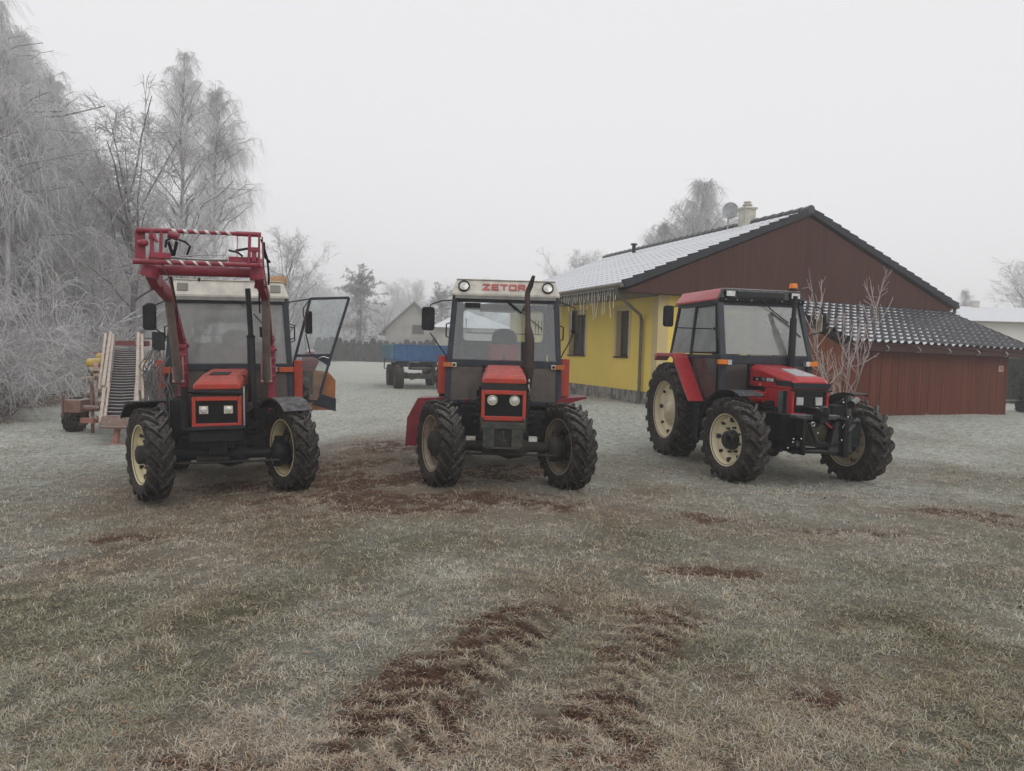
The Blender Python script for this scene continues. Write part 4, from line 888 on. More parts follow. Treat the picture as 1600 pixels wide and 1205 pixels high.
arc_guard(lt, 'front_mudguard', .74, 0, .58, .60, .36, 40, -42, M_('worn_black_rubber', (.05, .045, .045), .7, frost=.2), 25)
# black brush guard in front of the hood
mb = MB(); mb.tube([PL(286, 612, -.42), PL(380, 614, -.42)], .02, 8); mb.tube([PL(287, 604, -.44), PL(288, 672, -.44)], .032, 8); mb.tube([PL(286, 672, -.44), PL(384, 668, -.44)], .03, 8); mb.build('brush_guard', BLACK, lt); MB().tube([PL(381, 604, -.44), PL(382, 670, -.44)], .011, 8).build('guard_stay', STEEL, lt)
a = PL(385.5, 612, .45); b = PL(392, 526, .45); c = PL(387, 451, .45)
a2 = Vector((b.x+.012, b.y, 1.0)); mb = MB(); mb.tube([a2, b, b+Vector((0, 0, .02)), c], [.052, .05, .034, .034], 14); mb.lathe([(-.01, .055), (.012, .055)], 12, 'Z', tuple(b)); mb.build('exhaust_pipe', BLACK, lt)
# fender, right-hand side with its outer shell
for s in (-1, 1):
    mb = MB(); mb.box(*sorted((s*.835, s*.955)), 1.50, 1.56, 1.02, 1.60); mb.prism([(s*.85, 1.5, 1.02), (s*.93, 1.5, 1.02), (s*.87, 1.5, .80)], (0, 0, 0), (0, .06, 0)); mb.box(*sorted((s*.835, s*.86)), 1.56, 2.5, 1.2, 1.60); fd = mb.build('rear_fender', ORANGE, lt, .008)
    P6 = [(.95, 1.66), (1.03, 1.72), (1.13, 1.72), (1.20, 1.58), (1.13, 1.42), (.95, 1.42)]
    if s > 0: mb = MB(); mb.prism([(s*x, 2.0, z) for x, z in P6], (0, 0, 0), (0, .5, .04)); mb.build('fender_lamp_housing', RED, fd, .01)
    arc_guard(fd, 'fender_arc', s*.95, 2.25, .74, .80, .34, 20, -70, CRIM)
OR2 = M_('dull_orange_plastic_2', (.50, .09, .03), .45); MB().box(.64, .84, 1.27, 1.33, 1.44, 1.51).build('indicator', OR2, lt, .006); MB().box(-.84, -.70, 1.27, 1.33, 1.43, 1.51).build('indicator', OR2, lt, .006)
mb = MB(); mb.box(.50, .62, 1.30, 1.36, 1.44, 1.51); mb.build('marker_lamp', CHROME, lt, .006)
# loader
for (pts, nm) in (((286, 534), 'l'), ((424, 540), 'r')):
    t = PL(pts[0], pts[1], 1.0); mb = MB(); b = Vector((t.x, .95, .62))
    mb.hexa([b+Vector((-.055, -.10, 0)), b+Vector((.055, -.10, 0)), b+Vector((.055, .12, 0)), b+Vector((-.055, .12, 0))], [t+Vector((-.045, -.09, 0)), t+Vector((.045, -.09, 0)), t+Vector((.045, .09, 0)), t+Vector((-.045, .09, 0))])
    mb.tube([t+Vector((-.07, 0, -.05)), t+Vector((.07, 0, -.05))], .03, 8)
    for k in range(4): mb.box(t.x-.055, t.x+.055, t.y-.13, t.y-.08, t.z-.45+k*.12, t.z-.40+k*.12)
    mb.bar((t.x, .95, .68), (t.x*.4, .9, .68), .12, .12); mb.build('loader_mast', LOADER, lt, .008)
armL = [PL(286, 537, 1.0), PL(268, 468, .25), PL(246, 443, -.15), PL(232, 418, -.45)]
armR = [PL(423, 540, 1.0), PL(416, 466, .25), PL(407, 441, -.15), PL(403, 421, -.45)]
for A in (armL, armR):
    mb = MB(); mb.bar(A[0], A[1], .07, .11); mb.bar(A[1], A[2], .085, .15); mb.bar(A[2], A[3]+Vector((0, 0, .04)), .10, .20); mb.tube([A[3]+Vector((-.07, 0, .0)), A[3]+Vector((.07, 0, .0))], .07, 12)
    mb.tube([A[2]+Vector((-.07, 0, -.05)), A[2]+Vector((.07, 0, -.05))], .03, 8); mb.build('lift_arm', LOADER, lt, .01)
for (b, t, m_) in ((PL(279, 594, .75), PL(263, 462, .12), .55), (PL(416.5, 594, .75), PL(415, 452, .12), .55)):
    mid = b.lerp(t, .95); mb = MB(); mb.tube([b, mid], .050, 14); mb.tube([b+Vector((0, 0, .02)), b+Vector((0, 0, .06))], .05, 12); cy = mb.build('lift_cylinder', RUSTY, lt)
    mb = MB(); mb.tube([mid, t], .022, 10); mb.build('piston_rod', CHROME, cy)
    mb = MB(); mb.tube([b+Vector((-.07, 0, -.02)), b+Vector((.07, 0, -.02))], .028, 8); mb.tube([b+Vector((-.06, 0, -.02)), b+Vector((-.06, .02, .3))], .012, 6); mb.tube([b+Vector((.06, 0, -.02)), b+Vector((.05, .02, .3))], .012, 6); mb.build('cylinder_pin', M_('pinkish_steel', (.36, .20, .19), .4, metal=.4), cy)
mb = MB(); mb.tube([PL(240, 421, -.45), PL(400, 426, -.45)], .062, 16); mb.build('cross_tube', LOADER, lt)
Y0 = -.75
def B_(x, y, ly=Y0): return PL(190+x/4.303, 340+y/4.303, ly)
mb = MB(); mb.tube([B_(100, 82), B_(938, 116)], .022, 10); mb.tube([B_(100, 84), B_(330, 90)], .029, 10); mb.tube([B_(770, 108), B_(938, 116)], .029, 10); mb.build('frame_top_bar', LOADER, lt)
mb = MB(); mb.tube([B_(78, 294), B_(935, 322)], .026, 10); mb.tube([B_(78, 294), B_(290, 300)], .031, 10); mb.build('frame_lower_bar', LOADER, lt)
def stripes(p, q, r, n, lead, wd=.5):
    mb = MB(); d = q-p; L_ = d.length; d.normalize(); u = d.orthogonal().normalized(); v = d.cross(u); tw = []
    N_ = 120
    for k in range(N_+1):
        t = k/N_; a = t*n*2*math.pi
        for e in (-wd, wd):
            th = a; s_ = t*L_+e*L_/n*.5
            s_ = min(max(s_, 0), L_); tw.append(p+d*s_+(u*math.cos(th)+v*math.sin(th))*r)
    fs = [(2*k, 2*k+1, 2*k+3, 2*k+2) for k in range(N_)]; mb.add(tw, fs, True); return mb
stripes(B_(330, 90), B_(765, 108), .0235, 6, 0, .34).build('white_spiral_marking', WHITEP, lt)
stripes(B_(290, 301), B_(725, 315), .0275, 5, 0, .22).build('white_spiral_marking', WHITEP, lt)
mb = MB()
def vbar(x0, y0, x1, y1, w, t, ly=Y0): mb.bar(B_(x0, y0, ly), B_(x1, y1, ly), w, t, (0, 1, 0))
vbar(125, 90, 128, 290, .10, .03, Y0+.05); vbar(205, 88, 205, 290, .035, .06); vbar(268, 90, 262, 290, .03, .05); vbar(190, 250, 330, 262, .06, .08); mb.build('attachment_frame', LOADER, lt, .004); mb = MB(); vbar(862, 110, 856, 315, .03, .05); vbar(926, 115, 922, 318, .022, .06); vbar(892, 205, 890, 300, .05, .03)
vbar(862, 215, 926, 218, .05, .05); vbar(720, 285, 925, 292, .07, .07, Y0+.1)
mb.build('attachment_frame', LOADER, lt, .004)
mb = MB(); vbar(779, 110, 775, 345, .008, .008); mb.build('frame_rod', LOADER, lt)
mb = MB()
for x, y in ((130, 170), (205, 130), (205, 270), (262, 262)): mb.tube([B_(x-20, y), B_(x+25, y+1)], .03, 8)
mb.sph(tuple(B_(150, 170)), .045, .04, .04); mb.tube([B_(205, 120, Y0-.05), B_(240, 165, Y0-.05)], .02, 6); mb.build('pivot_boss', LOADER, lt); MB().tube([B_(200, 330, Y0+.15), B_(180, 400, Y0+.15)], .10, 8).build('arm_bracket', LOADER, lt); MB().tube([B_(905, 350, Y0+.15), B_(915, 420, Y0+.15)], .085, 8).build('arm_bracket', LOADER, lt); MB().tube([B_(315, 110), B_(385, 130)], .045, 8).build('pivot_boss', LOADER, lt)
mb = MB(); mb.tube([B_(330, 268, Y0+.2), B_(575, 285, Y0+.2)], .014, 8); mb.tube([B_(575, 285, Y0+.2), B_(715, 282, Y0+.2)], .026, 10); mb.tube([B_(400, 262, Y0+.1), B_(550, 250, Y0+.1), B_(700, 252, Y0+.1), B_(712, 270, Y0+.1)], .007, 6); mb.build('tilt_cylinder', STEEL, lt)
mb = MB(); T_ = lambda pts, r=.012: mb.tube([B_(x, y, ly) for x, y, ly in pts], r, 6)
T_([(295, 200, Y0), (300, 155, Y0-.05), (330, 140, Y0-.05)]); T_([(385, 150, Y0-.05), (430, 165, Y0-.08), (460, 195, Y0-.06), (440, 250, Y0)]); T_([(315, 165, Y0), (345, 255, Y0+.1)], .018); T_([(370, 165, Y0), (350, 255, Y0+.1)], .018)
T_([(720, 220, Y0+.1), (780, 235, Y0+.1), (815, 262, Y0+.1)]); T_([(770, 222, Y0+.1), (855, 208, Y0)], .014); T_([(325, 400, -.3), (350, 520, .1), (365, 600, .4), (385, 660, .6), (375, 740, .8), (400, 800, .9)], .012); T_([(335, 400, -.3), (365, 560, .15), (380, 700, .5)], .008)
T_([(925, 430, -.2), (925, 560, .2), (930, 640, .4)], .010); T_([(935, 740, .6), (938, 800, .8)], .016)
T_([(940, 150, Y0), (975, 260, Y0+.2), (985, 330, Y0+.3), (990, 400, -.3), (988, 450, -.2)], .012); T_([(955, 170, Y0+.05), (960, 260, Y0+.2), (995, 300, Y0+.3)], .016)
mb.build('hydraulic_hose', BLACK, lt)
mb = MB(); T_([(945, 130, Y0), (955, 330, Y0+.1), (975, 460, -.2), (985, 560, .1), (990, 700, .5)], .009); PINKL = M_('pink_steel_line', (.40, .16, .17), .4, metal=.3); mb.build('hydraulic_line', PINKL, lt); mb = MB(); T_([(262, 300, Y0), (320, 400, -.4), (335, 470, -.2), (350, 560, 0)], .009); mb.build('hydraulic_line', PINKL, lt)
for px_, py_ in ((400, 820), (1000, 820)):
    mb = MB(); q = B_(px_, py_, .93); mb.box(q.x-.03, q.x+.05, q.y-.03, q.y, q.z-.05, q.z+.05); mb.tube([q+Vector((-.06, -.03, 0)), q+Vector((.07, -.03, 0))], .012, 6); mb.tube([q+Vector((-.06, -.03, -.08)), q+Vector((.0, -.03, -.14))], .01, 6); mb.build('hose_coupling', LOADER, lt)
# hose bundle at the left mast
rh = random.Random(8); mb = MB()
for k in range(24):
    y0 = rh.uniform(1.4, 1.78); x0 = rh.uniform(-.95, -.70); mb.tube([(x0, 1.0, y0), (x0-rh.uniform(0, .12), .92, y0-.2), (x0+rh.uniform(-.1, .12), .9, y0-.45), (x0+rh.uniform(-.05, .2), .95, y0-.75)], .009, 5)
mb.build('hose_bundle', M_('frosted_hose_rubber', (.16, .155, .15), .7, frost=.8), lt)
MB().box(-.62, -.36, .35, .95, .62, 1.15).build('loader_subframe', BLACK, lt, .02); MB().box(.34, .52, .5, .95, .60, 1.1).build('loader_subframe', BLACK, lt, .02)
# open door
DY = 1.62
def D_(x, y, ly=DY): return PL(x, y, ly)
A0, A1, A2, A3, A4, A5 = D_(485, 467), D_(545.5, 465.5), D_(517.5, 555), D_(500, 616), D_(460, 625), D_(458, 571)
mb = MB()
for p, q in ((A0, A1), (A1, A2), (A2, A3), (D_(496, 627), A4), (A4, A5), (A5, A0), (D_(463, 556), A2)): mb.bar(p, q, .038, .032, (0, 1, 0))
mb.prism([D_(500, 615, DY-.01), D_(525, 623, DY-.01), D_(524.7, 643, DY-.01), D_(487, 632, DY-.01), D_(496, 625, DY-.01)], (0, 0, 0), (0, .03, 0)); mb.prism([D_(488, 556, DY-.02), D_(518, 555, DY-.02), D_(516, 572, DY-.02), D_(511, 571, DY-.02)], (0, 0, 0), (0, .025, 0))
dr = mb.build('open_door', CABF, lt)
MB().prism([D_(486, 468.5), D_(543, 467.5), D_(516, 554), D_(464, 555)], (0, .0, 0), (0, .004, 0)).build('upper_pane', GDOOR, dr)
MB().prism([D_(463, 558), D_(515, 558), D_(498, 614), D_(495, 624), D_(461, 623)], (0, .0, 0), (0, .004, 0)).build('lower_pane', GDOOR, dr)
mb = MB(); mb.tube([D_(498, 560, DY-.03), D_(505, 557, DY-.035), D_(514, 560, DY-.035)], .008, 6); mb.build('door_latch', CHROME, dr)
mirror(lt, D_(482, 504, DY-.08), .12, .33, 62, [[D_(485, 466, DY), D_(474, 482, DY-.05), D_(474, 492, DY-.06), D_(478, 505, DY-.06)], [D_(478, 522, DY-.06), D_(485, 553, DY)]])
mb = MB(); mb.bar((.76, 1.47, 1.53), A5, .035); mb.bar((.74, 1.50, 2.42), A0, .02); mb.tube([(.79, 1.6, 1.9), (.85, 1.6, 1.92), (.85, 1.6, 2.10), (.78, 1.6, 2.12)], .01, 6); mb.build('door_hinge', CABF, lt)
mirror(lt, PL(236, 495, 1.3), .13, .36, -20, [[(-.76, 1.46, 2.44), PL(240, 478, 1.3), PL(238, 482, 1.3)], [(-.78, 1.40, 1.9), PL(238, 510, 1.3)]])
mirror(lt, PL(230, 496, 1.35), .10, .34, -12, [[PL(240, 478, 1.3), PL(232, 482, 1.35)]])
wiper(lt, PL(361, 460, 1.43), PL(382, 480, 1.39), [PL(396, 490, 1.37), PL(413, 509, 1.34)])
q = PL(311, 437, 1.40); MB().sph((q.x, q.y, q.z), .018, .02, .03).build('roof_nozzle', BLACK, rf)

# ------------------------------------------------------------ right tractor
RMx = pose(3.95, 9.94, gz(3.95, 9.94), 10.0)
rt = root_at('red_tractor', RMx, label='right tractor with glossy red hood and roof, black visor and amber beacon', cat='tractor', group='tractors parked on the frosty field')
PR = picker(RMx)
undercarriage(rt, 2.38, BLACK); front_axle(rt, .88, .52, .08, 10, BLACK, .0)
wheel(rt, 'front_wheel', -.90, 0, .585, .36, .345, -1, 9, RIMR, RIMR, GLOSSB, 'clean', 17, .05)
wheel(rt, 'front_wheel', .92, .02, .585, .36, .345, 1, 9, RIMR, RIMR, GLOSSB, 'clean', 17, .05)
wheel(rt, 'rear_wheel', -.80, 2.38, .80, .43, .47, -1, 0, RIMR, RIMR, RIMR, 'big', 21, .045)
wheel(rt, 'rear_wheel', .80, 2.38, .80, .43, .47, 1, 0, RIMR, RIMR, RIMR, 'big', 21, .045)
arc_guard(rt, 'front_mudguard', -.86, 0, .585, .67, .40, 26, -96, GLOSSB, 9)
arc_guard(rt, 'front_mudguard', .86, 0, .585, .66, .26, 14, -96, BLACK, 9)
mb = MB(); mb.tube([(-.98, .68, .52), (-.98, .75, .36), (-.95, .8, .34)], .03, 8); mb.bar((-.70, .3, 1.0), (-.4, .3, .7), .04); mb.bar((.75, .3, 1.0), (.4, .3, .7), .04); mb.build('mudguard_bracket', GLOSSB, rt)
# hood
n_before = set(bpy.data.objects)
PR0 = PR
PR = lambda px, py, ly: PR0(px, py, ly+.27)-Vector((0, .27, 0))
def rsec(y, zb, zt, w, ch=.06): return [(-w, y, zb), (w, y, zb), (w, y, zt-ch), (w-ch*1.1, y, zt), (-w+ch*1.1, y, zt), (-w, y, zt-ch)]
mb = MB(); loft(mb, [rsec(-.66, 1.29, 1.40, .25, .05), rsec(-.60, 1.28, 1.445, .27, .06), rsec(-.2, 1.28, 1.50, .275, .07), rsec(.3, 1.28, 1.565, .275, .065), rsec(.80, 1.28, 1.60, .275, .06)])
hd = mb.build('hood', RED, rt, .012); hd.scale = (1, .795, 1); hd.location = (0, .164, 0)
mb = MB(); mb.hexa([(-.14, -.45, 1.462), (.17, -.45, 1.462), (.13, .10, 1.541), (-.10, .10, 1.541)], [(-.13, -.45, 1.474), (.16, -.45, 1.474), (.12, .10, 1.553), (-.09, .10, 1.553)]); mb.build('hood_vent', M_('silver_vent', (.4, .4, .4), .4, metal=.5, frost=.6), hd, .004)
mb = MB()
for s in (-1, 1): mb.box(*sorted((s*.2745, s*.279)), -.12, .68, 1.36, 1.42); mb.box(*sorted((s*.265, s*.281)), -.60, -.12, 1.325, 1.395)
mb.box(-.27, .27, -.672, -.60, 1.30, 1.375); mb.build('hood_stripe', M_('dark_stripe', (.022, .026, .03), .5), hd)
SX = Matrix.Rotation(R_(-90), 4, 'Z') @ Matrix.Rotation(math.pi/2, 4, 'X')
wl = M_('white_lettering', (.7, .7, .7), .5)
block_letters(Matrix.Translation((-.2795, .07, 1.39)) @ SX, wl, hd, 'maker_lettering', .040, .042, .009, .010)
text('7245', .055, Matrix.Translation((-.2815, .30, 1.39)) @ SX, M_('grey_lettering', (.3, .3, .3), .5), hd, 'model_number', .001, .001, 1.2)
text('ZTS', .03, Matrix.Translation((-.2815, .52, 1.385)) @ SX, wl, hd, 'small_emblem', .001, .001, 1.2)
MB().box(-.279, -.2765, .38, .44, 1.297, 1.327).build('pale_sticker', M_('pale_sticker', (.6, .4, .3), .5), hd)
mb = MB()
for s in (-1, 1):
    mb.box(*sorted((s*.235, s*.270)), -.64, -.02, .93, 1.279); mb.hexa(*[[(s*.24, -.02, .98), (s*.24, .28, 1.1), (s*.265, .28, 1.1), (s*.265, -.02, .98)], [(s*.24, -.02, 1.279), (s*.24, .28, 1.279), (s*.265, .28, 1.279), (s*.265, -.02, 1.279)]])
mb.box(-.235, .235, -.60, -.56, .93, .97); cw = mb.build('side_cowl', RED, rt, .012); cw.scale = (1, .795, 1); cw.location = (0, .164, 0)
for s in (-1, 1): MB().box(*sorted((s*.270, s*.278)), -.50, -.20, .97, 1.25).build('side_grille', M_('grey_green_mesh', (.13, .155, .155), .4, metal=.3, dirt=(.05, .06, .06), damt=.4), cw, .004)
mb = MB(); mb.sph((-.33, .22, 1.13), .11, .20, .10); mb.tube([(-.3, .15, 1.13), (-.3, -.03, 1.13)], .085, 14); mb.build('air_intake_pod', RED, rt)
mb = MB(); mb.box(-.235, .235, -.57, -.52, .95, 1.279); mb.box(-.27, .26, -.70, -.55, 1.262, 1.285); mb.build('grille', GLOSSB, rt)
for x in (-.145, .135):
    mb = MB(); mb.box(x-.055, x+.055, -.60, -.568, 1.07, 1.19); o = mb.build('headlight', CHROME, rt, .008); MB().box(x-.045, x+.045, -.606, -.601, 1.08, 1.18).build('lens', LAMPG, o)
# front linkage
mb = MB(); mb.box(-.30, .34, -.78, -.62, .90, .96); mb.build('linkage_crossbar', M_('blue_grey_bar', (.06, .07, .075), .35, frost=.4), rt, .01)
mb = MB(); mb.box(-.30, -.25, -.95, -.45, .45, .93); mb.box(.29, .36, -.95, -.45, .42, .93); mb.tube([PR(1250, 705, -.85), PR(1330, 707, -.85)], .03, 10); mb.hexa([(.1, -.9, .48), (.45, -.9, .48), (.45, -.5, .48), (.1, -.5, .48)], [(.2, -.85, .8), (.45, -.85, .95), (.45, -.5, .95), (.2, -.5, .8)])
mb.box(-.06, .06, -.95, -.6, .86, 1.06); mb.tube([(.0, -.97, .98), (.0, -.97, 1.08)], .04, 10); mb.sph((.0, -.93, 1.02), .085, .06, .075); mb.tube([(.40, -.85, .95), (.43, -.78, 1.22)], .045, 10); mb.tube([(.40, -.9, 1.12), (.62, -.7, 1.16)], .05, 10); mb.box(.33, .56, -.62, -.3, .62, 1.08); mb.box(.42, .60, -.85, -.6, .55, .90); mb.tube([(.36, -.9, .75), (.62, -.75, .9)], .04, 8); mb.box(-.22, .30, -.6, -.42, .5, .92); mb.box(-.42, -.22, -.62, -.1, .46, .96); mb.tube([(-.5, -.3, .55), (-.3, -.55, .7)], .06, 8); mb.box(-.36, .40, -.9, -.84, .55, .62); mb.tube([(-.2, -.92, .86), (-.1, -.95, .62)], .03, 8); mb.tube([(.2, -.92, .88), (.12, -.95, .6)], .03, 8)
for s in (-1, 1): mb.tube([(s*.33, -.9, .6), (s*.30, -.5, .52), (s*.27, -.2, .6)], .035, 8)
mb.build('front_linkage', GLOSSB, rt, .006)
mb = MB(); mb.lathe([(-.80, .001), (-.80, .10), (-.74, .165), (-.66, .17)], 24, 'Y', (.03, 0, .70)); mb.build('shaft_guard', M_('olive_plastic', (.055, .05, .03), .4), rt)
mb = MB(); c_ = PR(1270.5, 663, -.98); mb.tube([(c_.x+.024*math.cos(a), c_.y, c_.z+.026*math.sin(a)) for a in [k*math.pi/6 for k in range(13)]], .006, 5)
for px, py in ((1240, 686), (1239, 691), (1252, 686), (1278, 677), (1315, 688), (1325, 652), (1318, 629), (1217, 655), (1217, 661), (1231, 700)): q = PR(px, py, -.96 if px > 1225 else -.4); mb.sph(tuple(q), .012, .01, .012, 8, 5)
q = PR(1260, 698, -.9); mb.bar(q+Vector((-.02, 0, 0)), q+Vector((.12, 0, -.01)), .012); q = PR(1316, 669, -.96); mb.bar(q, q+Vector((.03, 0, .05)), .008); mb.build('linkage_pins', CHROME, rt)
mb = MB(); mb.bar(PR(1290, 661, -.97), PR(1300, 669, -.97), .02, .012); mb.build('red_catch_lever', RED, rt)
mb = MB(); mb.tube([PR(1211, 640, -.4), PR(1216, 668, -.45), PR(1224, 700, -.5)], .02, 6); mb.tube([(-.32, -.3, .6), (-.3, .2, .5), (-.35, .5, .6)], .018, 6); mb.box(-.34, -.2, -.5, .5, .55, .93); mb.box(.2, .34, -.5, .5, .55, .93); mb.build('front_frame', GLOSSB, rt, .015)
for o in set(bpy.data.objects)-n_before:
    if o.parent == rt and o not in (hd, cw): o.location.y += .27
PR = PR0
# exhaust
a = PR(1236, 568, .74); b = PR(1240, 498, .74); c = PR(1243, 463, .74)
mb = MB(); mb.tube([a+Vector((0, 0, -.1)), a, b, b+Vector((0, 0, .01)), c], [.055, .055, .05, .034, .034], 16); mb.build('exhaust_pipe', BLACK, rt)
# cab
FY0, FY1 = .85, 1.10
mb = MB()
for s in (-1, 1):
    mb.bar((s*.70, FY0, .98), (s*.70, FY0, 1.70), .085, .08); mb.bar((s*.70, FY0, 1.70), (s*.655, FY1, 2.56), .085, .07)
    mb.bar((s*.73, 2.74, 1.68), (s*.66, 2.58, 2.56), .05); mb.bar((s*.72, FY0, 1.70), (s*.73, 2.72, 1.70), .055); mb.bar((s*.655, FY1, 2.53), (s*.655, 2.58, 2.53), .06)
    mb.bar((s*.735, 1.90, 1.70), (s*.665, 1.90, 2.53), .045); mb.bar((s*.70, FY0, 1.02), (s*.72, 1.45, 1.02), .05); mb.bar((s*.725, 1.5, 1.04), (s*.73, 1.85, 1.68), .04)
mb.box(-.70, .70, FY0-.03, FY0+.05, 1.60, 1.73); mb.box(-.65, .65, FY1-.02, FY1+.05, 2.47, 2.56); mb.box(-.70, .70, FY0, 2.7, .95, 1.0); mb.box(-.70, .70, 2.68, 2.73, 1.0, 1.72); mb.bar((-.66, 2.5, 2.53), (.66, 2.5, 2.53), .06)
mb.build('cab_frame', CABF, rt, .008)
mb = MB(); mb.box(-.28, .28, FY0-.02, FY0+.02, 1.0, 1.61); mb.box(-.68, .68, FY0+.06, FY0+.09, 1.0, 1.6); mb.build('firewall', BLACK, rt)
mb = MB(); mb.hexa([(-.655, FY0-.02, 1.74), (.655, FY0-.02, 1.74), (.655, FY0-.012, 1.74), (-.655, FY0-.012, 1.74)], [(-.615, FY1-.02, 2.48), (.615, FY1-.02, 2.48), (.615, FY1-.012, 2.48), (-.615, FY1-.012, 2.48)]); mb.build('windscreen', GFROST, rt)
for s in (-1, 1):
    MB().box(*sorted((s*.30, s*.655)), FY0+.0, FY0+.006, 1.03, 1.60).build('lower_front_pane', DGLASS, rt)
    mb = MB(); mb.hexa([(s*.738, 1.93, 1.74), (s*.738, 2.68, 1.74), (s*.732, 2.68, 1.74), (s*.732, 1.93, 1.74)], [(s*.668, 1.93, 2.49), (s*.668, 2.50, 2.49), (s*.662, 2.50, 2.49), (s*.662, 1.93, 2.49)]); mb.build('rear_side_window', GFROST2, rt)
    mb = MB(); x0 = s*.735; x1 = s*.665
    mb.bar((x0, .97, 1.75), (x1, 1.20, 2.49), .03); mb.bar((x0, 1.86, 1.75), (x1, 1.86, 2.49), .03); mb.bar((x0, .97, 1.75), (x0, 1.86, 1.75), .03); mb.bar((x1, 1.20, 2.49), (x1, 1.86, 2.49), .03)
    mb.box(*sorted((x0-.01, x0+.01)), .93, .97, 1.05, 1.7); mb.box(*sorted((x0-.01, x0+.01)), .93, 1.45, 1.03, 1.07)
    dd = mb.build('door', BLACK, rt, .005)
    mb = MB(); mb.hexa([(x0, .99, 1.77), (x0, 1.84, 1.77), (x0-s*.006, 1.84, 1.77), (x0-s*.006, .99, 1.77)], [(x1, 1.22, 2.47), (x1, 1.84, 2.47), (x1-s*.006, 1.84, 2.47), (x1-s*.006, 1.22, 2.47)]); mb.build('door_window', GFROST2, dd)
    MB().prism([(x0, .97, 1.07), (x0, 1.47, 1.07), (x0, 1.78, 1.67), (x0, .97, 1.67)], (0, 0, 0), (-s*.006, 0, 0)).build('lower_door_pane', DGLASS, dd)
    for y_, z_ in ((1.80, 2.40), (1.82, 1.84), (1.15, 2.12)): MB().sph((x0*.6+x1*.4, y_, z_), .02, .022, .022, 8, 5).build('hinge', BLACK, dd)
mb = MB(); loft(mb, [[(-.70, 1.12, 2.56), (.70, 1.12, 2.56), (.71, 2.68, 2.56), (-.71, 2.68, 2.56)], [(-.695, 1.11, 2.59), (.695, 1.11, 2.59), (.71, 2.68, 2.59), (-.71, 2.68, 2.59)], [(-.635, 1.11, 2.735), (.635, 1.11, 2.735), (.62, 2.60, 2.755), (-.62, 2.60, 2.755)]]); rf = mb.build('roof', RED, rt, .012)
mb = MB(); loft(mb, [[(-.70, 1.035, 2.525), (.70, 1.035, 2.525), (.70, 1.125, 2.545), (-.70, 1.125, 2.545)], [(-.70, 1.02, 2.59), (.70, 1.02, 2.59), (.70, 1.105, 2.59), (-.70, 1.105, 2.59)], [(-.645, 1.05, 2.725), (.645, 1.05, 2.725), (.64, 1.108, 2.74), (-.64, 1.108, 2.74)]]); vs_ = mb.build('roof_visor', GLOSSB, rf, .01)
mb = MB(); mb.box(-.42, .36, 1.012, 1.06, 2.59, 2.705); mb.build('visor_panel', GLOSSB, vs_, .02)
for x in (-.535, .53):
    mb = MB(); mb.box(x-.085, x+.085, 1.00, 1.06, 2.60, 2.70); o = mb.build('work_light', BLACK, vs_, .008); MB().box(x-.068, x+.068, .994, .999, 2.612, 2.69).build('lens', LAMPG, o)
mb = MB()
for x in (-.60, -.42, -.18, .32, .62): mb.sph((x, 1.018, 2.56), .009, .008, .009, 8, 5)
mb.build('visor_screws', CHROME, vs_)
q = PR(1239.5, 452, 1.30); mb = MB(); mb.lathe([(q.z-.02, .075), (q.z+.005, .075), (q.z+.01, .06)], 20, 'Z', (q.x, 1.30, 0)); o = mb.build('beacon', BLACK, rf)
mb = MB(); mb.lathe([(q.z+.01, .062), (q.z+.07, .058), (q.z+.085, .05), (q.z+.088, .001)], 20, 'Z', (q.x, 1.30, 0)); mb.build('beacon_dome', AMBER, o)
for s in (-1, 1):
    mb = MB(); P = [(2.84, 1.60), (2.84, 1.70), (2.72, 1.735), (2.05, 1.735), (1.93, 1.66), (1.55, 1.26), (1.30, 1.0), (1.36, .99), (1.60, 1.20), (2.02, 1.63), (2.10, 1.68), (2.70, 1.68)]
    mb.prism([(s*.755, y, z) for y, z in P], (0, 0, 0), (s*.24, 0, 0)); mb.build('rear_fender', RED, rt, .008)
    mb = MB(); mb.box(*sorted((s*.66, s*.80)), FY0-.10, FY0-.03, 1.585, 1.655); o = mb.build('indicator', AMBER, rt, .006)
    MB().box(*sorted((s*.60, s*.659)), FY0-.105, FY0-.03, 1.585, 1.655).build('marker_lens', LAMPG, o)
mirror(rt, PR(1044, 494, 1.35), .165, .325, 12, [[(-.68, 1.3, 2.53), PR(1052, 479, 1.33)], [(-.70, 1.25, 2.12), PR(1054, 512, 1.33)]])
mirror(rt, (1.0, 1.0, 2.25), .165, .325, 75, [[(.68, .9, 2.50), (.95, .95, 2.47), (1.0, 1.0, 2.4)], [(.72, .95, 2.05), (1.0, 1.0, 2.12)]])
wiper(rt, PR(1205, 488, 1.03), PR(1236, 512, .96), [PR(1192, 470, 1.04), PR(1205, 484, 1.03), PR(1232, 505, .98)])
MB().bar(PR(1190, 468, 1.03), PR(1196, 474, 1.03), .04, .03).build('wiper_motor', BLACK, rt)
mb = MB(); mb.bar(PR(1244, 520, .93), PR(1251, 527, .92), .012); mb.build('wiper_blade', BLACK, rt)
mb = MB(); mb.box(-.24, .24, 1.7, 2.2, 1.3, 1.42); mb.box(-.24, .24, 2.1, 2.2, 1.42, 2.0); mb.build('seat', M_('dark_seat', (.03, .03, .03), .9), rt, .03)
mb = MB(); mb.box(-.62, .62, 2.665, 2.675, 1.75, 2.45); mb.build('rear_window', GFROST2, rt)
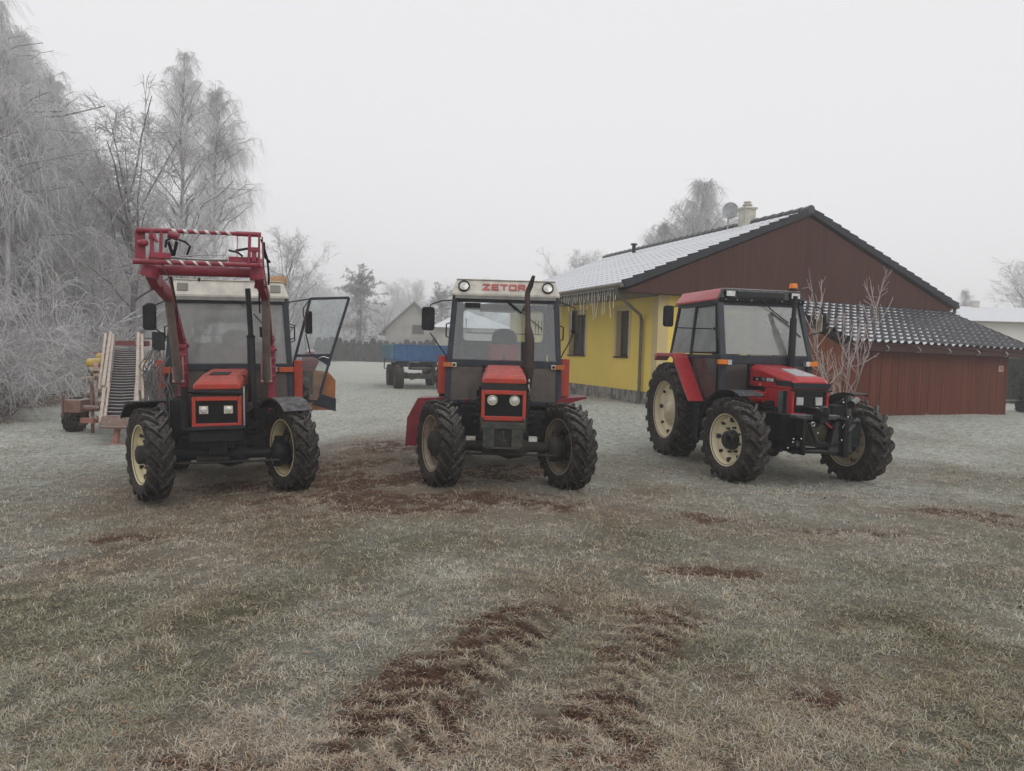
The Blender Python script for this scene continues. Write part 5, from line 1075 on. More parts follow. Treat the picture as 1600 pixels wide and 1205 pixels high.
# ------------------------------------------------------------ potato digger / conveyor machine at the left
gx, gy = AT(185, 560, 13.2).x, 13.2
ORG = Vector((gx, gy, gz(gx, gy)))
pd = root_at('potato_harvester', Matrix.Translation(ORG), label='rusty potato harvester with tilted slatted conveyor and pale wooden side rails', cat='farm machine')
def Wp(px, py, Y): return AT(px, py, Y)-ORG
def lerp(a, b, t): return a+(b-a)*t
bl, br, tl, tr_ = Wp(164, 650, 13.1), Wp(208, 649, 13.1), Wp(178, 540, 16.4), Wp(213, 541, 16.4)
mb = MB(); dn = Vector((0, .03, -.05)); mb.hexa([bl+dn*2, br+dn*2, tr_+dn*2, tl+dn*2], [bl+dn*1.6, br+dn*1.6, tr_+dn*1.6, tl+dn*1.6]); bed = mb.build('conveyor', M_('dark_web_belt', (.035, .03, .032), .9), pd)
mb = MB()
for k in range(27):
    t = k/26; t = t**.93; a = lerp(bl, tl, t); b = lerp(br, tr_, t); mb.tube([a, (a+b)/2+Vector((0, 0, -.012)), b], .011, 6)
mb.build('conveyor_rods', M_('frosted_steel_rod', (.30, .27, .26), .6, frost=.8), bed)
def rail(p, q, w=.06, h=.07, m=WOODP, nm='side_rail'): mb = MB(); mb.bar(p, q, w, h); return mb.build(nm, m, pd, .005)
rail(Wp(157, 662, 12.95), Wp(164, 600, 14.2)); rail(Wp(161, 604, 14.0), Wp(173, 520, 16.4)); rail(Wp(168, 607, 14.0), Wp(177, 523, 16.4), .05); rail(Wp(155, 610, 14.1), Wp(165, 523, 16.2), .05); rail(Wp(164, 655, 13.0), Wp(171, 600, 14.2), .04)
rail(Wp(213, 640, 13.1), Wp(216, 521, 16.4)); rail(Wp(217, 612, 13.9), Wp(217.5, 523, 16.4), .06); rail(Wp(223, 625, 13.6), Wp(222, 524, 16.3), .05); rail(Wp(209, 652, 13.0), Wp(213, 600, 14.2), .05)
for k in range(5):
    y = 540+k*22; mb = MB(); a = Wp(219.5, y, 16.2-(y-540)*.026); mb.tube([a+Vector((-.12, 0, 0)), a+Vector((.12, 0, 0))], .015, 6); mb.build('rail_bolt', IRON, pd)
MB().hexa([Wp(180, 541, 16.45), Wp(212, 541, 16.45), Wp(212, 541, 16.6), Wp(180, 541, 16.6)], [Wp(180, 532, 16.45), Wp(212, 532, 16.45), Wp(212, 532, 16.6), Wp(180, 532, 16.6)]).build('head_beam', M_('dull_red_beam', (.20, .06, .055), .7, frost=.6), pd, .01)
MB().hexa([Wp(222, 541, 16.2), Wp(234, 541, 16.2), Wp(234, 541, 16.4), Wp(222, 541, 16.4)], [Wp(222, 533, 16.2), Wp(234, 533, 16.2), Wp(234, 533, 16.4), Wp(222, 533, 16.4)]).build('drive_cover', M_('dull_red_beam2', (.20, .06, .055), .7), pd, .01)
mb = MB(); mb.hexa([Wp(155, 667, 12.8), Wp(203, 668, 12.8), Wp(208, 666, 13.3), Wp(160, 665, 13.3)], [Wp(159, 650, 12.9), Wp(207, 648, 12.9), Wp(209, 648, 13.3), Wp(162, 649, 13.3)])
mb.box(Wp(155, 668, 12.75).x, Wp(204, 668, 12.75).x, -.46, -.36, Wp(155, 669, 12.8).z, Wp(155, 665.5, 12.8).z); mb.build('share_box', RUST, pd, .006)
mb = MB(); a = Wp(184, 670, 12.9); mb.bar(a, (a.x-.01, a.y-.05, .03), .085, .07); mb.box(a.x-.12, a.x+.10, a.y-.15, a.y+.1, 0, .03); mb.build('support_leg', PINKR, pd, .006)
mb = MB(); mb.bar(Wp(150, 650, 13.5), Wp(183, 668, 12.9), .03); mb.bar(Wp(183, 668, 12.9), Wp(212, 660, 13.3), .04); mb.bar(Wp(128, 654, 14.3), Wp(156, 655, 13.7), .04); mb.bar(Wp(143, 606, 14.4), Wp(145, 660, 14.3), .05); mb.bar((Wp(145, 640, 14.3).x, Wp(145, 640, 14.3).y, .35), (Wp(145, 640, 14.3).x, Wp(145, 640, 14.3).y, .0), .05)
mb.bar(Wp(148, 585, 15.2), Wp(152, 640, 14.2), .06); mb.bar(Wp(228, 585, 15), Wp(226, 640, 14.2), .06); mb.bar(Wp(151, 630, 14.3), Wp(232, 632, 14.3), .08); mb.build('frame', RUST, pd, .004)
x0 = Wp(118, 660, 14.5); o = wheel(pd, 'support_wheel', x0.x, x0.y, .37, .24, .19, -1, 6, RIMD, RIMD, IRON, 'dirty', 16, .02)
a0, a1 = Wp(104, 644, 14.25), Wp(130, 625, 14.25)
mb = MB(); mb.box(a0.x, a1.x, a0.y-.1, a0.y+.5, a0.z, a1.z); mb.box(a0.x-.03, a0.x, a0.y-.12, a0.y-.05, a0.z-.13, a1.z+.1); mb.build('wheel_box', RUST, pd, .01)
a0, a1 = Wp(131, 643, 14.3), Wp(154, 633, 14.3); mb = MB(); mb.tube([(a0.x, a0.y, (a0.z+a1.z)/2), (a1.x, a0.y, (a0.z+a1.z)/2)], .06, 12); mb.lathe([(-.03, .001), (-.03, .09), (.03, .09), (.03, .001)], 16, 'Y', (a0.x-.05, a0.y-.05, (a0.z+a1.z)/2)); mb.build('axle_tube', RUST, pd)
mb = MB(); mb.bar(Wp(132, 657, 14.2), Wp(152, 657, 13.9), .16, .1); mb.build('lower_plate', PINKR, pd)
a = Wp(139, 568, 15.6); b = Wp(161, 567, 15.6); mb = MB(); mb.tube([a, b], .11, 18); mb.build('yellow_drum', YELLOW, pd); mb = MB(); mb.tube([Wp(154, 558, 15.7), Wp(163, 558, 15.7)], .09, 14); mb.build('yellow_drum', YELLOW, pd); MB().tube([Wp(224, 570, 15.6), Wp(230, 570, 15.6)], .10, 14).build('yellow_drum', YELLOW, pd)
for (p, q, w_) in ((Wp(147, 577, 15.2), Wp(164, 577, 15.2), .07), (Wp(148, 586, 15.0), Wp(164, 586, 15.0), .05), (Wp(129, 591, 15.0), Wp(150, 589, 15.0), .035)): rail(p, q, .12, w_, nm='plank')
mb = MB(); mb.tube([Wp(138, 616, 14.8), Wp(154, 616, 14.8)], .08, 10); mb.tube([Wp(144, 582, 15.2), Wp(150, 582, 15.2)], .09, 10); mb.tube([Wp(140, 578, 15.4), Wp(146, 579, 15.4)], .07, 10); mb.sph(tuple(Wp(147, 600, 15)), .08, .08, .14); mb.build('sorting_rollers', M_('mouldy_brown_parts', (.16, .13, .09), .9, frost=.6), pd)
mb = MB(); mb.bar(Wp(146, 552, 16), Wp(162, 550, 16), .03); mb.bar(Wp(150, 572, 15.5), Wp(150, 612, 14.9), .09, .2); mb.build('side_panel', PINKR, pd)
# things piled on the right side of the machine
mb = MB(); mb.sph(tuple(Wp(238, 575, 14.6)), .16, .12, .17, 12, 8); mb.sph(tuple(Wp(233, 581, 14.5)), .10, .1, .14, 10, 6); mb.sph(tuple(Wp(244, 586, 14.6)), .09, .09, .12, 10, 6)
sk = mb.build('crumpled_sack', TARP, None, label='crumpled white frosted plastic sacking heaped beside the harvester conveyor', cat='sack'); sk.matrix_world = Matrix.Translation(ORG)
dm = sk.modifiers.new('crumple', 'SUBSURF'); dm.levels = 2; dm.render_levels = 2
tx = bpy.data.textures.new('crumple', 'CLOUDS'); tx.noise_scale = .09; md_ = sk.modifiers.new('folds', 'DISPLACE'); md_.texture = tx; md_.strength = .14
mb = MB(); q = Wp(246, 606, 14.3)
for k in range(5): mb.tube([q+Vector((-.28, 0, .30-.09*k)), q+Vector((.02, .05, .35-.1*k)), q+Vector((.16, .0, .18-.11*k))], .04-.004*k, 8)
mb.sph(tuple(q+Vector((-.08, .1, .05))), .2, .18, .28); mb.tube([q+Vector((.12, 0, -.1)), q+Vector((.10, -.02, -.4))], .10, 10); mb.sph(tuple(q+Vector((.13, -.03, .17))), .10, .08, .11)
mb.build('gear_housing', M_('grey_frosted_casting', (.13, .125, .115), .7, frost=.7, bmp=.5), pd)
a = Wp(237, 547, 13.9); b = Wp(253, 519, 13.9); mb = MB(); mb.box(a.x, b.x, a.y, a.y+.14, a.z, b.z); mb.tube([(a.x+.1, a.y-.01, (a.z+b.z)/2), (a.x+.1, a.y, (a.z+b.z)/2)], .015, 8); cb = mb.build('control_box', BLACK, pd, .02)
mb = MB(); mb.bar(((a.x+b.x)/2, a.y+.07, a.z), ((a.x+b.x)/2-.05, a.y+.07, .5), .05); mb.bar(Wp(232, 560, 14), Wp(252, 561, 13.9), .04); rh = random.Random(2)
for k in range(16): x = rh.uniform(233, 258); mb.tube([Wp(x, rh.uniform(545, 560), 14), Wp(x+rh.uniform(-5, 5), rh.uniform(580, 600), 14.1), Wp(x+rh.uniform(-6, 3), rh.uniform(620, 640), 14.2)], .011, 5)
mb.build('hoses_and_rods', M_('frosted_rods', (.20, .18, .17), .7, frost=.8), pd)
a = Wp(222, 640, 14); b = Wp(252, 622, 14); mb = MB(); mb.box(a.x, b.x, a.y, a.y+.5, a.z-.1, a.z); mb.hexa([(a.x+.25, a.y, a.z), (b.x, a.y, a.z), (b.x, a.y+.4, a.z), (a.x+.25, a.y+.4, a.z)], [(a.x+.38, a.y, b.z), (b.x, a.y, b.z-.02), (b.x, a.y+.4, b.z-.02), (a.x+.38, a.y+.4, b.z)]); mb.bar((a.x, a.y-.02, a.z), (a.x, a.y-.02, b.z+.1), .06, .06); mb.build('rear_deck', M_('pale_dusty_deck', (.28, .25, .21), .8, frost=.5), pd)
# ------------------------------------------------------------ orange hopper behind the loader tractor
a = AT(484, 600, 12.6); b = AT(524, 600, 12.6); zg = gz(a.x, 12.6); zt = AT(500, 581, 12.6).z
hp = root_at('spreader_hopper', Matrix.Translation((a.x, 12.6, zg)) @ Matrix.Rotation(R_(16), 4, 'Z'), label='orange metal hopper standing behind the open door of the loader tractor', cat='hopper')
wdt = b.x-a.x-.01; zt -= zg
mb = MB(); P = [(0, .72), (.05, zt), (wdt-.10, zt-.03), (wdt, zt-.15), (wdt, .78), (wdt*.8, .70)]
mb.prism([(x, 0, z) for x, z in P], (0, 0, 0), (0, .03, 0)); mb.prism([(x, .9, z) for x, z in P], (0, 0, 0), (0, .03, 0)); mb.box(0, .03, .03, .9, .74, zt-.02); mb.box(wdt-.03, wdt, .03, .9, .8, zt-.16); mb.box(.02, wdt-.02, .03, .9, .70, .74); mb.build('shell', HOPPER, hp, .006)
mb = MB(); mb.hexa([(.05, -.005, zt-.14), (wdt-.16, -.005, zt-.26), (wdt-.16, -.002, zt-.26), (.05, -.002, zt-.14)], [(.06, -.03, zt), (wdt-.1, -.03, zt-.05), (wdt-.1, .0, zt-.05), (.06, .0, zt)]); mb.build('rim_flange', HOPPER, hp)
mb = MB(); mb.box(.04, wdt*.62, -.012, -.002, .76, zt-.24); mb.build('worn_panel', HOPIN, hp)
mb = MB()
for y in (.05, .85): mb.box(-.12, -.06, y, y+.05, 0, .9); mb.box(-.12, .05, y, y+.05, .80, .86)
mb.box(-.12, -.06, .05, .9, .3, .35)
mb.build('stand', RUST, hp)
# ------------------------------------------------------------ blue trailer
YT = 29.0; c0 = AT(615, 560, YT); c1 = AT(706, 560, YT)
zt0 = gz(c0.x, YT); tz = lambda py: AT(640, py, YT).z-zt0
tl_ = root_at('farm_trailer', Matrix.Translation((c0.x, YT, zt0)) @ Matrix.Rotation(R_(15.8), 4, 'Z'), label='blue two-axle farm trailer with dropside box parked on the far field', cat='trailer')
TW = 2.35; TL = 4.3; z0, z1 = tz(562.5), tz(538.5)
mb = MB(); mb.box(0, TW, 0, .05, z0, z1); 
for k in range(5): mb.box(TW*k/4-.03*(k > 0), TW*k/4+.03*(k < 4), -.03, 0, z0, z1)
mb.box(0, TW, -.028, 0, z1-.05, z1); mb.box(0, TW, -.028, 0, z0, z0+.05); mb.box(.1, TW-.1, -.012, 0, (z0+z1)/2-.02, (z0+z1)/2+.02); mb.build('tailboard', BLUE, tl_, .006)
for s, x in ((-1, 0), (1, TW)):
    mb = MB(); mb.box(x-.025, x+.025, .05, TL, z0, z1)
    for k in range(8): y = .05+k*(TL-.1)/7; mb.box(*sorted((x+s*.025, x+s*.06)), y-.04, y+.04, z0, z1)
    mb.box(*sorted((x+s*.025, x+s*.05)), 0, TL, z1-.06, z1); mb.build('dropside', LBLUE, tl_, .006)
mb = MB(); mb.box(0, TW, TL, TL+.05, z0, z1); mb.box(0, TW, 0, TL, z0-.06, z0); mb.build('loadbed', BLUE, tl_)
mb = MB(); mb.box(.55, .67, .1, TL, z0-.24, z0-.06); mb.box(TW-.67, TW-.55, .1, TL, z0-.24, z0-.06)
for y in (.5, 2., 3.6): mb.box(.3, TW-.3, y, y+.1, z0-.3, z0-.2)
for y in (.55, 3.4): mb.box(.25, TW-.25, y-.06, y+.06, .42, .55); mb.box(.5, .62, y-.35, y+.35, .55, .68); mb.box(TW-.62, TW-.5, y-.35, y+.35, .55, .68)
mb.bar((.5, .2, .6), (TW-.5, .9, .5), .05); mb.bar((.6, .0, .55), (TW-.7, -.1, .62), .04); mb.bar((.7, .1, .4), (TW-.3, .3, .75), .05); mb.lathe([(-.05, .001), (-.05, .5), (.05, .5), (.05, .001)], 20, 'Z', (TW/2, .55, z0-.36)); mb.tube([(TW/2, 0, .6), (TW/2, .9, .6)], .07, 8)
mb.build('chassis', M_('rusty_frosted_chassis', (.06, .055, .05), .8, frost=.6, dirt=(.2, .18, .16), damt=.3), tl_)
for x, s in ((.28, -1), (TW-.28, 1)):
    for y in (.55, 3.4): wheel(tl_, 'wheel', x, y, .48, .36, .24, s, 0, RIMD, RIMD, IRON, 'dirty', 30, .012)
mb = MB(); mb.bar((-.05, 3.2, z0), (-.05, 3.2, .75), .04); mb.bar((-.05, 3.2, .75), (.2, 3.2, .75), .03); mb.bar((1.62, -.1, z0-.2), (1.62, -.15, .12), .05); mb.build('stand_leg', IRON, tl_)
#@@TREES
# ------------------------------------------------------------ branches in numpy
def tubes(P, Rr, S=3, seed=0):      # P (N,K,3), Rr (N,K)
    N, K, _ = P.shape
    T = np.empty_like(P); T[:, 1:-1] = P[:, 2:]-P[:, :-2]; T[:, 0] = P[:, 1]-P[:, 0]; T[:, -1] = P[:, -1]-P[:, -2]
    T /= np.linalg.norm(T, axis=-1, keepdims=True)+1e-9
    ref = np.tile(np.array([[.31, .87, .39]]), (N, 1))[:, None, :]
    A = np.cross(T, ref); A /= np.linalg.norm(A, axis=-1, keepdims=True)+1e-9; B = np.cross(T, A)
    an = np.arange(S)*2*np.pi/S
    V = P[:, :, None]+(A[:, :, None]*np.cos(an)[None, None, :, None]+B[:, :, None]*np.sin(an)[None, None, :, None])*Rr[:, :, None, None]
    i = np.arange(N*K*S).reshape(N, K, S); j = np.roll(i, -1, 2)
    F = np.stack([i[:, :-1], j[:, :-1], j[:, 1:], i[:, 1:]], -1).reshape(-1, 4)
    return V.reshape(-1, 3), F
def join(parts):
    vs = []; fs = []; n = 0
    for v, f in parts: vs.append(v); fs.append(f+n); n += len(v)
    return np.concatenate(vs), np.concatenate(fs)
def spawn(r, P, n, ln, spread, bias=(0, 0, 0), droop=0., K=4, t0=.2, t1=1., wob=.06, keep=.35, taper=.5):
    N, Kp, _ = P.shape; t = t0+(t1-t0)*r.random((N, n)); s = t*(Kp-1); k = np.minimum(s.astype(int), Kp-2); f = (s-k)[..., None]
    I = np.arange(N)[:, None]; a = P[I, k]; b = P[I, k+1]; p = a*(1-f)+b*f; tan = b-a; tan /= np.linalg.norm(tan, axis=-1, keepdims=True)+1e-9
    d = tan*keep+r.normal(0, 1, p.shape)*spread+np.array(bias); d /= np.linalg.norm(d, axis=-1, keepdims=True)+1e-9
    L = ln*(.55+.9*r.random((N, n)))*(1-taper*t)
    d = d.reshape(-1, 3); p = p.reshape(-1, 3); L = L.reshape(-1)
    u = np.linspace(0, 1, K)
    out = p[:, None]+d[:, None]*(u[None, :, None]*L[:, None, None])
    out[:, :, 2] -= (droop*L)[:, None]*u[None]**2
    wb = np.cumsum(r.normal(0, wob, out.shape), axis=1)*L[:, None, None]/K; wb[:, 0] = 0
    return out+wb
def rad(P, r0, r1): return np.tile(np.linspace(r0, r1, P.shape[1])[None], (P.shape[0], 1))
def bark_mat(name, c0, c1, rime, rc=(.74, .74, .76)):
    m = bpy.data.materials.new(name); n, p = nodes(m)
    c = mixc(n, ramp(n, noise(n, 3, 6, .7, stretch(n, (1, 1, .35))), .4, .6), c0, c1)
    c = mixc(n, math_(n, 'MULTIPLY', ramp(n, noise(n, 1.1, 4), .3, .55), rime), c, rc)
    inp(n, p, 'Base Color', c); p.inputs['Roughness'].default_value = .9; return m
BIRCHB = bark_mat('birch_bark', (.05, .045, .045), (.24, .22, .21), .25)
DARKB = bark_mat('dark_wet_bark', (.04, .034, .031), (.085, .072, .065), .15)
TWIG = bark_mat('rimed_twigs', (.22, .20, .19), (.38, .36, .35), .55)
TWIG2 = bark_mat('birch_twigs_in_hoarfrost', (.52, .505, .50), (.72, .71, .71), .6)
TWIGL = bark_mat('rimed_fog_pale_twigs', (.40, .385, .38), (.58, .57, .57), .6)  # rime, with extra paleness in the colour standing in for thicker fog
TWIGB = bark_mat('brown_rimed_twigs', (.12, .085, .07), (.22, .17, .14), .3)
NEEDLE = bark_mat('frosted_pine_needles', (.12, .14, .12), (.26, .28, .25), .4)
def birch(seed, Ht, wid=.2, nl=58, lo=.12, twig=TWIG, bark=BIRCHB, nt=6, name='birch_tree', ns=9, tr=.0055, hang=1.):
    r = np.random.default_rng(seed)
    K = 14; u = np.linspace(0, 1, K); T = np.zeros((1, K, 3)); T[0, :, 2] = u*Ht; T[0, :, 0] = np.cumsum(r.normal(0, .07, K))*u; T[0, :, 1] = np.cumsum(r.normal(0, .07, K))*u
    root = empty(name)
    v, f = tubes(T, Ht*.0105*(1.03-u[None]**.9), 9); TRK = (v, f)
    # limbs rise steeply, taking the pointed outline; twigs hang from them in curtains
    h = np.sort(r.random(nl)**1.15); t = lo+(.98-lo)*h; k = np.minimum((t*(K-1)).astype(int), K-2); fr = (t*(K-1)-k)[:, None]
    p = T[0, k]*(1-fr)+T[0, k+1]*fr; az = r.random(nl)*6.283
    prof = np.clip(.55+1.5*h, 0, 1)*(1-h)**.7+.10
    L = Ht*wid*prof*1.35*(.7+.6*r.random(nl)); el = .95+.15*r.normal(0, 1, nl)+.35*h
    d = np.stack([np.cos(az)*np.cos(el), np.sin(az)*np.cos(el), np.sin(el)], -1); s = np.linspace(0, 1, 6)
    out = np.stack([np.cos(az), np.sin(az), np.zeros(nl)], -1)
    Lm = p[:, None]+d[:, None]*(s[None, :, None]*L[:, None, None])+out[:, None]*(s[None, :, None]**2*L[:, None, None]*.28); Lm[:, :, 2] -= (L*.22)[:, None]*s[None]**3
    Lm[:, 1:] += r.normal(0, .05, (nl, 5, 3))*L[:, None, None]*.5
    LT = np.concatenate([L, [1.2]*4]); P0 = [T[0, -6:][None]+r.normal(0, .02, (1, 6, 3)) for _ in range(4)]
    LL = np.concatenate([Lm]+P0)
    S1 = spawn(r, LL, ns, (LT*.34+.10)[:, None], .7, (0, 0, .25), .35, 5, .15, 1., keep=.6)
    l1 = np.repeat(LT, ns)[:, None]
    S2 = spawn(r, S1, nt, hang*(.10+np.minimum(l1*.30, 1.1)), .30, (0, 0, -.45), .5, 4, .15, 1., keep=.35, taper=.1)
    S3 = spawn(r, S2, 3, (.08+np.repeat(l1[:, 0], nt)*.06)[:, None], .6, (0, 0, -.2), .25, 3, .05, .95, keep=.5)
    v, f = join([TRK, tubes(Lm, np.linspace(1, .25, 6)[None]*(L*.012)[:, None]+.004, 5)]); np_mesh('trunk', v, f, None, bark, root, smooth=True)
    v, f = join([tubes(S1, rad(S1, .010, .005), 3), tubes(S2, rad(S2, tr, tr*.6), 3), tubes(S3, rad(S3, tr*.75, tr*.45), 3)])
    np_mesh('crown', v, f, None, twig, root); return root
def bare(seed, Ht, spread=.5, lo=.25, twig=TWIG, bark=DARKB, name='bare_tree', n=(14, 6, 6, 6), wid=.42, tr=.008, up=.55, trunk=.013, tip=.75):
    r = np.random.default_rng(seed); K = 9; u = np.linspace(0, 1, K); T = np.zeros((1, K, 3)); T[0, :, 2] = u*Ht*tip
    T[0, :, 0] = np.cumsum(r.normal(0, .12, K))*u*Ht/12; T[0, :, 1] = np.cumsum(r.normal(0, .12, K))*u*Ht/12
    root = empty(name)
    TRK = tubes(T, Ht*trunk*(1.05-u[None]), 9)
    A = spawn(r, T, n[0], Ht*wid, spread, (0, 0, up), -.05, 6, lo, 1., .1, taper=.35)
    B = spawn(r, A, n[1], Ht*wid*.5, spread, (0, 0, .25), .05, 5, .2, 1., .1, keep=.8)
    D = spawn(r, B, n[2], Ht*wid*.26, spread, (0, 0, .1), .08, 4, .15, 1., .1, keep=.7)
    E_ = spawn(r, D, n[3], Ht*wid*.13, spread, (0, 0, .05), .15, 3, .1, 1., .1, keep=.7)
    v, f = join([TRK, tubes(A, rad(A, Ht*trunk*.30, Ht*trunk*.10), 6)]); np_mesh('trunk', v, f, None, bark, root, smooth=True)
    v, f = join([tubes(B, rad(B, Ht*trunk*.10, Ht*trunk*.04), 4), tubes(D, rad(D, tr*1.5, tr), 3), tubes(E_, rad(E_, tr, tr*.6), 3)])
    np_mesh('crown', v, f, None, twig, root); return root
def shrub(seed, n, ht, spread, mat, tr=.006, k=(6, 5, 4), droop=.45, name='shrub', base=.4):
    r = np.random.default_rng(seed); T = np.zeros((n, 2, 3)); a = r.random(n)*6.283; q = r.random(n)*base
    T[:, 0, 0] = np.cos(a)*q; T[:, 0, 1] = np.sin(a)*q; T[:, 1] = T[:, 0]+[0, 0, .05]
    A = spawn(r, T, 1, ht, spread, (0, 0, .8), droop, 8, 0, .1, .12, taper=0)
    B = spawn(r, A, k[0], ht*.5, spread*1.3, (0, 0, .3), droop, 5, .2, 1., .12)
    D = spawn(r, B, k[1], ht*.24, .6, (0, 0, .1), droop*.7, 4, .1, 1., .1)
    E_ = spawn(r, D, k[2], ht*.1, .6, (0, 0, 0), .2, 3, .1, 1., .1)
    v, f = join([tubes(A, rad(A, tr*2.2, tr), 4), tubes(B, rad(B, tr*1.3, tr*.8), 3), tubes(D, rad(D, tr, tr*.6), 3), tubes(E_, rad(E_, tr*.7, tr*.45), 3)])
    root = empty(name)
    MB().tube([(0, 0, -.1), (0, 0, .12)], [.14, .05], 8).build('stem', DARKB, root)
    np_mesh('branches', v, f, None, mat, root); return root
def place(root, x, y, s=1., rz=0., label=None, cat=None, group=None, z=None, sz=None):
    root.location = (x, y, (gz(x, y) if z is None else z)-.05); root.rotation_euler = (0, 0, rz); root.scale = (s, s, sz or s)
    tag(root, label, cat, group); return root
rb = random.Random(5)
Bp = [birch(11, 17.4, .21, 120, twig=TWIG2), birch(12, 16., .18, 110, twig=TWIG2), birch(13, 15., .24, 120, twig=TWIG2)]
# the two tall birches behind the loader tractor
x, y = Xg(281, 41); place(Bp[0], x, y, 1., .3, 'tallest weeping birch rising straight above the raised front loader', 'tree', 'weeping birches with hoarfrost')
x, y = Xg(334, 43); place(Bp[1], x, y, 1.06, 1., 'slimmer weeping birch on the right of the tall pair behind the loader', 'tree', 'weeping birches with hoarfrost')
BG = 'weeping birches with hoarfrost'
rows = [(-28, 26, .92, 2), (20, 30, .83, 0), (-55, 32, .95, 1), (62, 33, .88, 2), (36, 37, 1.06, 1), (100, 34, .71, 0), (118, 38, .80, 2), (80, 43, .93, 0), (142, 41, .72, 1), (136, 48, .80, 2), (168, 48, .66, 0), (178, 56, .76, 2), (222, 52, .58, 1), (-95, 24, 1.0, 0), (52, 50, 1.0, 1), (0, 42, 1.15, 2), (245, 62, .66, 2)]
LBL = ['frosted birch at the left edge of the photo, nearest to the camera', 'tall frosted birch of the left grove with its top reaching highest', 'frosted birch cut by the left frame edge behind the nearest one',
       'frosted birch over the arching bushes in the left grove', 'high frosted birch in the middle rows of the left grove', 'frosted birch near the right flank of the left grove, foremost there',
       'frosted birch with rounded top on the sloping right flank of the left grove', 'frosted birch deep in the left grove between two nearer trunks', 'lower frosted birch where the left grove slopes down to the conveyor',
       'frosted birch behind the right flank of the left grove', 'small frosted birch at the right end of the left grove', 'faint frosted birch just beyond the right end of the left grove', 'low frosted birch directly left of the tall birch pair',
       'frosted birch beyond the left frame edge with drooping twigs over it', 'faint frosted birch at the back of the left grove', 'tall faint frosted birch at the back left of the grove', 'faint low frosted birch behind the tall birch pair']
for i, ((px, Yd, s, k), lb) in enumerate(zip(rows, LBL)):
    x, y = Xg(px, Yd); c = copy_tree(Bp[k]) if i else Bp[2]; place(c, x, y, s, rb.random()*6, lb, 'tree', BG)
t = bare(21, 9.5, .6, .25, TWIG, DARKB, trunk=.016, n=(18, 7, 7, 6), up=.5); x, y = Xg(205, 27); place(t, x, y, 1., .5, 'dark-limbed bare tree between the left grove and the tall birch pair', 'tree')
t2 = bare(22, 11., .62, .16, TWIGL, DARKB, n=(20, 6, 6, 5), wid=.42, tr=.010, up=.62, tip=.72); x, y = Xg(449, 58); place(t2, x, y, 1., 0, 'round-crowned bare frosted tree just right of the loader', 'tree', 'bare trees fading into fog')
FARG = 'bare trees fading into fog'
far = [(390, 75, .85, 1.), (478, 95, 1., 1.), (500, 125, 1.35, .8), (522, 110, 1., .9), (540, 135, 1.3, .8), (585, 145, 1.2, .9), (605, 140, 1.3, .8), (628, 160, 1.3, 1.), (655, 165, 1.2, .9), (800, 155, 1.3, .9), (838, 130, 1.1, 1.), (770, 165, 1.3, 1.), (1455, 100, .75, 1.), (1540, 110, .8, 1.)]
fl = ['faint bare tree seen between the loader arms', 'slender faint tree left of the open cab door', 'faint tree seen through the upper part of the open cab door glass', 'small faint tree right behind the open cab door', 'foggy tree just left of the tall pine', 'foggy tree between the pine and the grey house gable',
      'foggy tree directly left of the grey house roof', 'very faint tree behind the grey house roof slope', 'very faint tree behind the grey house chimney', 'foggy tree seen through the middle tractor cab', 'foggy tree left of the yellow house roof end', 'very faint tree behind the middle tractor roof', 'faint tree behind the right end of the house roof', 'faint tree right of the slim birch beyond the house gutter']
SIDE = ['leftmost', 'second', 'third', 'fourth', 'fifth', 'sixth', 'seventh', 'eighth', 'ninth', 'tenth', 'eleventh', 'twelfth']
for i, px_ in enumerate((372, 405, 432, 466, 512, 550, 590, 620, 648, 676, 715, 745)):
    far.append((px_, 165+(i*37) % 40, 1.5+.25*((i*7) % 3), .8+.1*((i*5) % 3))); fl.append('%s dim tree from the left in the foggy treeline behind the field' % SIDE[i])
for (px, Yd, s, sz), lb in zip(far, fl):
    x, y = Xg(px, Yd); c = copy_tree(t2); place(c, x, y, s, rb.random()*6, lb, 'tree', FARG, sz=s*sz)
pole = birch(19, 12., .12, 40, lo=.42, twig=TWIG2, bark=bark_mat('pale_birch_bark', (.10, .09, .09), (.42, .40, .39), .3), nt=4, ns=7, name='young_birch')
PL_ = [(12, 24, 1.0, 'slender young birch in front of the left grove, nearest the frame edge'), (34, 27, .9, 'slender young birch, second pale trunk from the left frame edge'), (58, 25, .8, 'slender young birch, third pale trunk from the left frame edge'), (70, 30, .95, 'thin pale birch trunk, fourth from the left frame edge'), (88, 28, .78, 'thin pale birch trunk left of the conveyor top, fifth of the row'), (103, 33, .9, 'thin pale birch trunk above the yellow drum'), (118, 30, .72, 'short young birch directly left of the conveyor rails'), (128, 36, .9, 'young birch rising behind the left conveyor rail'), (146, 33, .7, 'short young birch between the conveyor rails and the grove'), (160, 38, .8, 'young birch above the middle of the conveyor'), (178, 40, .82, 'young birch above the right conveyor rail'), (-10, 29, 1.1, 'young birch just outside the left frame edge with twigs reaching in'), (46, 36, 1.1, 'taller young birch further back among the slender trunks'), (190, 45, .8, 'young birch left of the loader mirrors')]
for i, (px, Yd, s, lb) in enumerate(PL_):
    o = pole if i == 0 else copy_tree(pole); x, y = Xg(px, Yd); place(o, x, y, s, i*2.1, lb, 'tree', 'slender young birches before the grove')
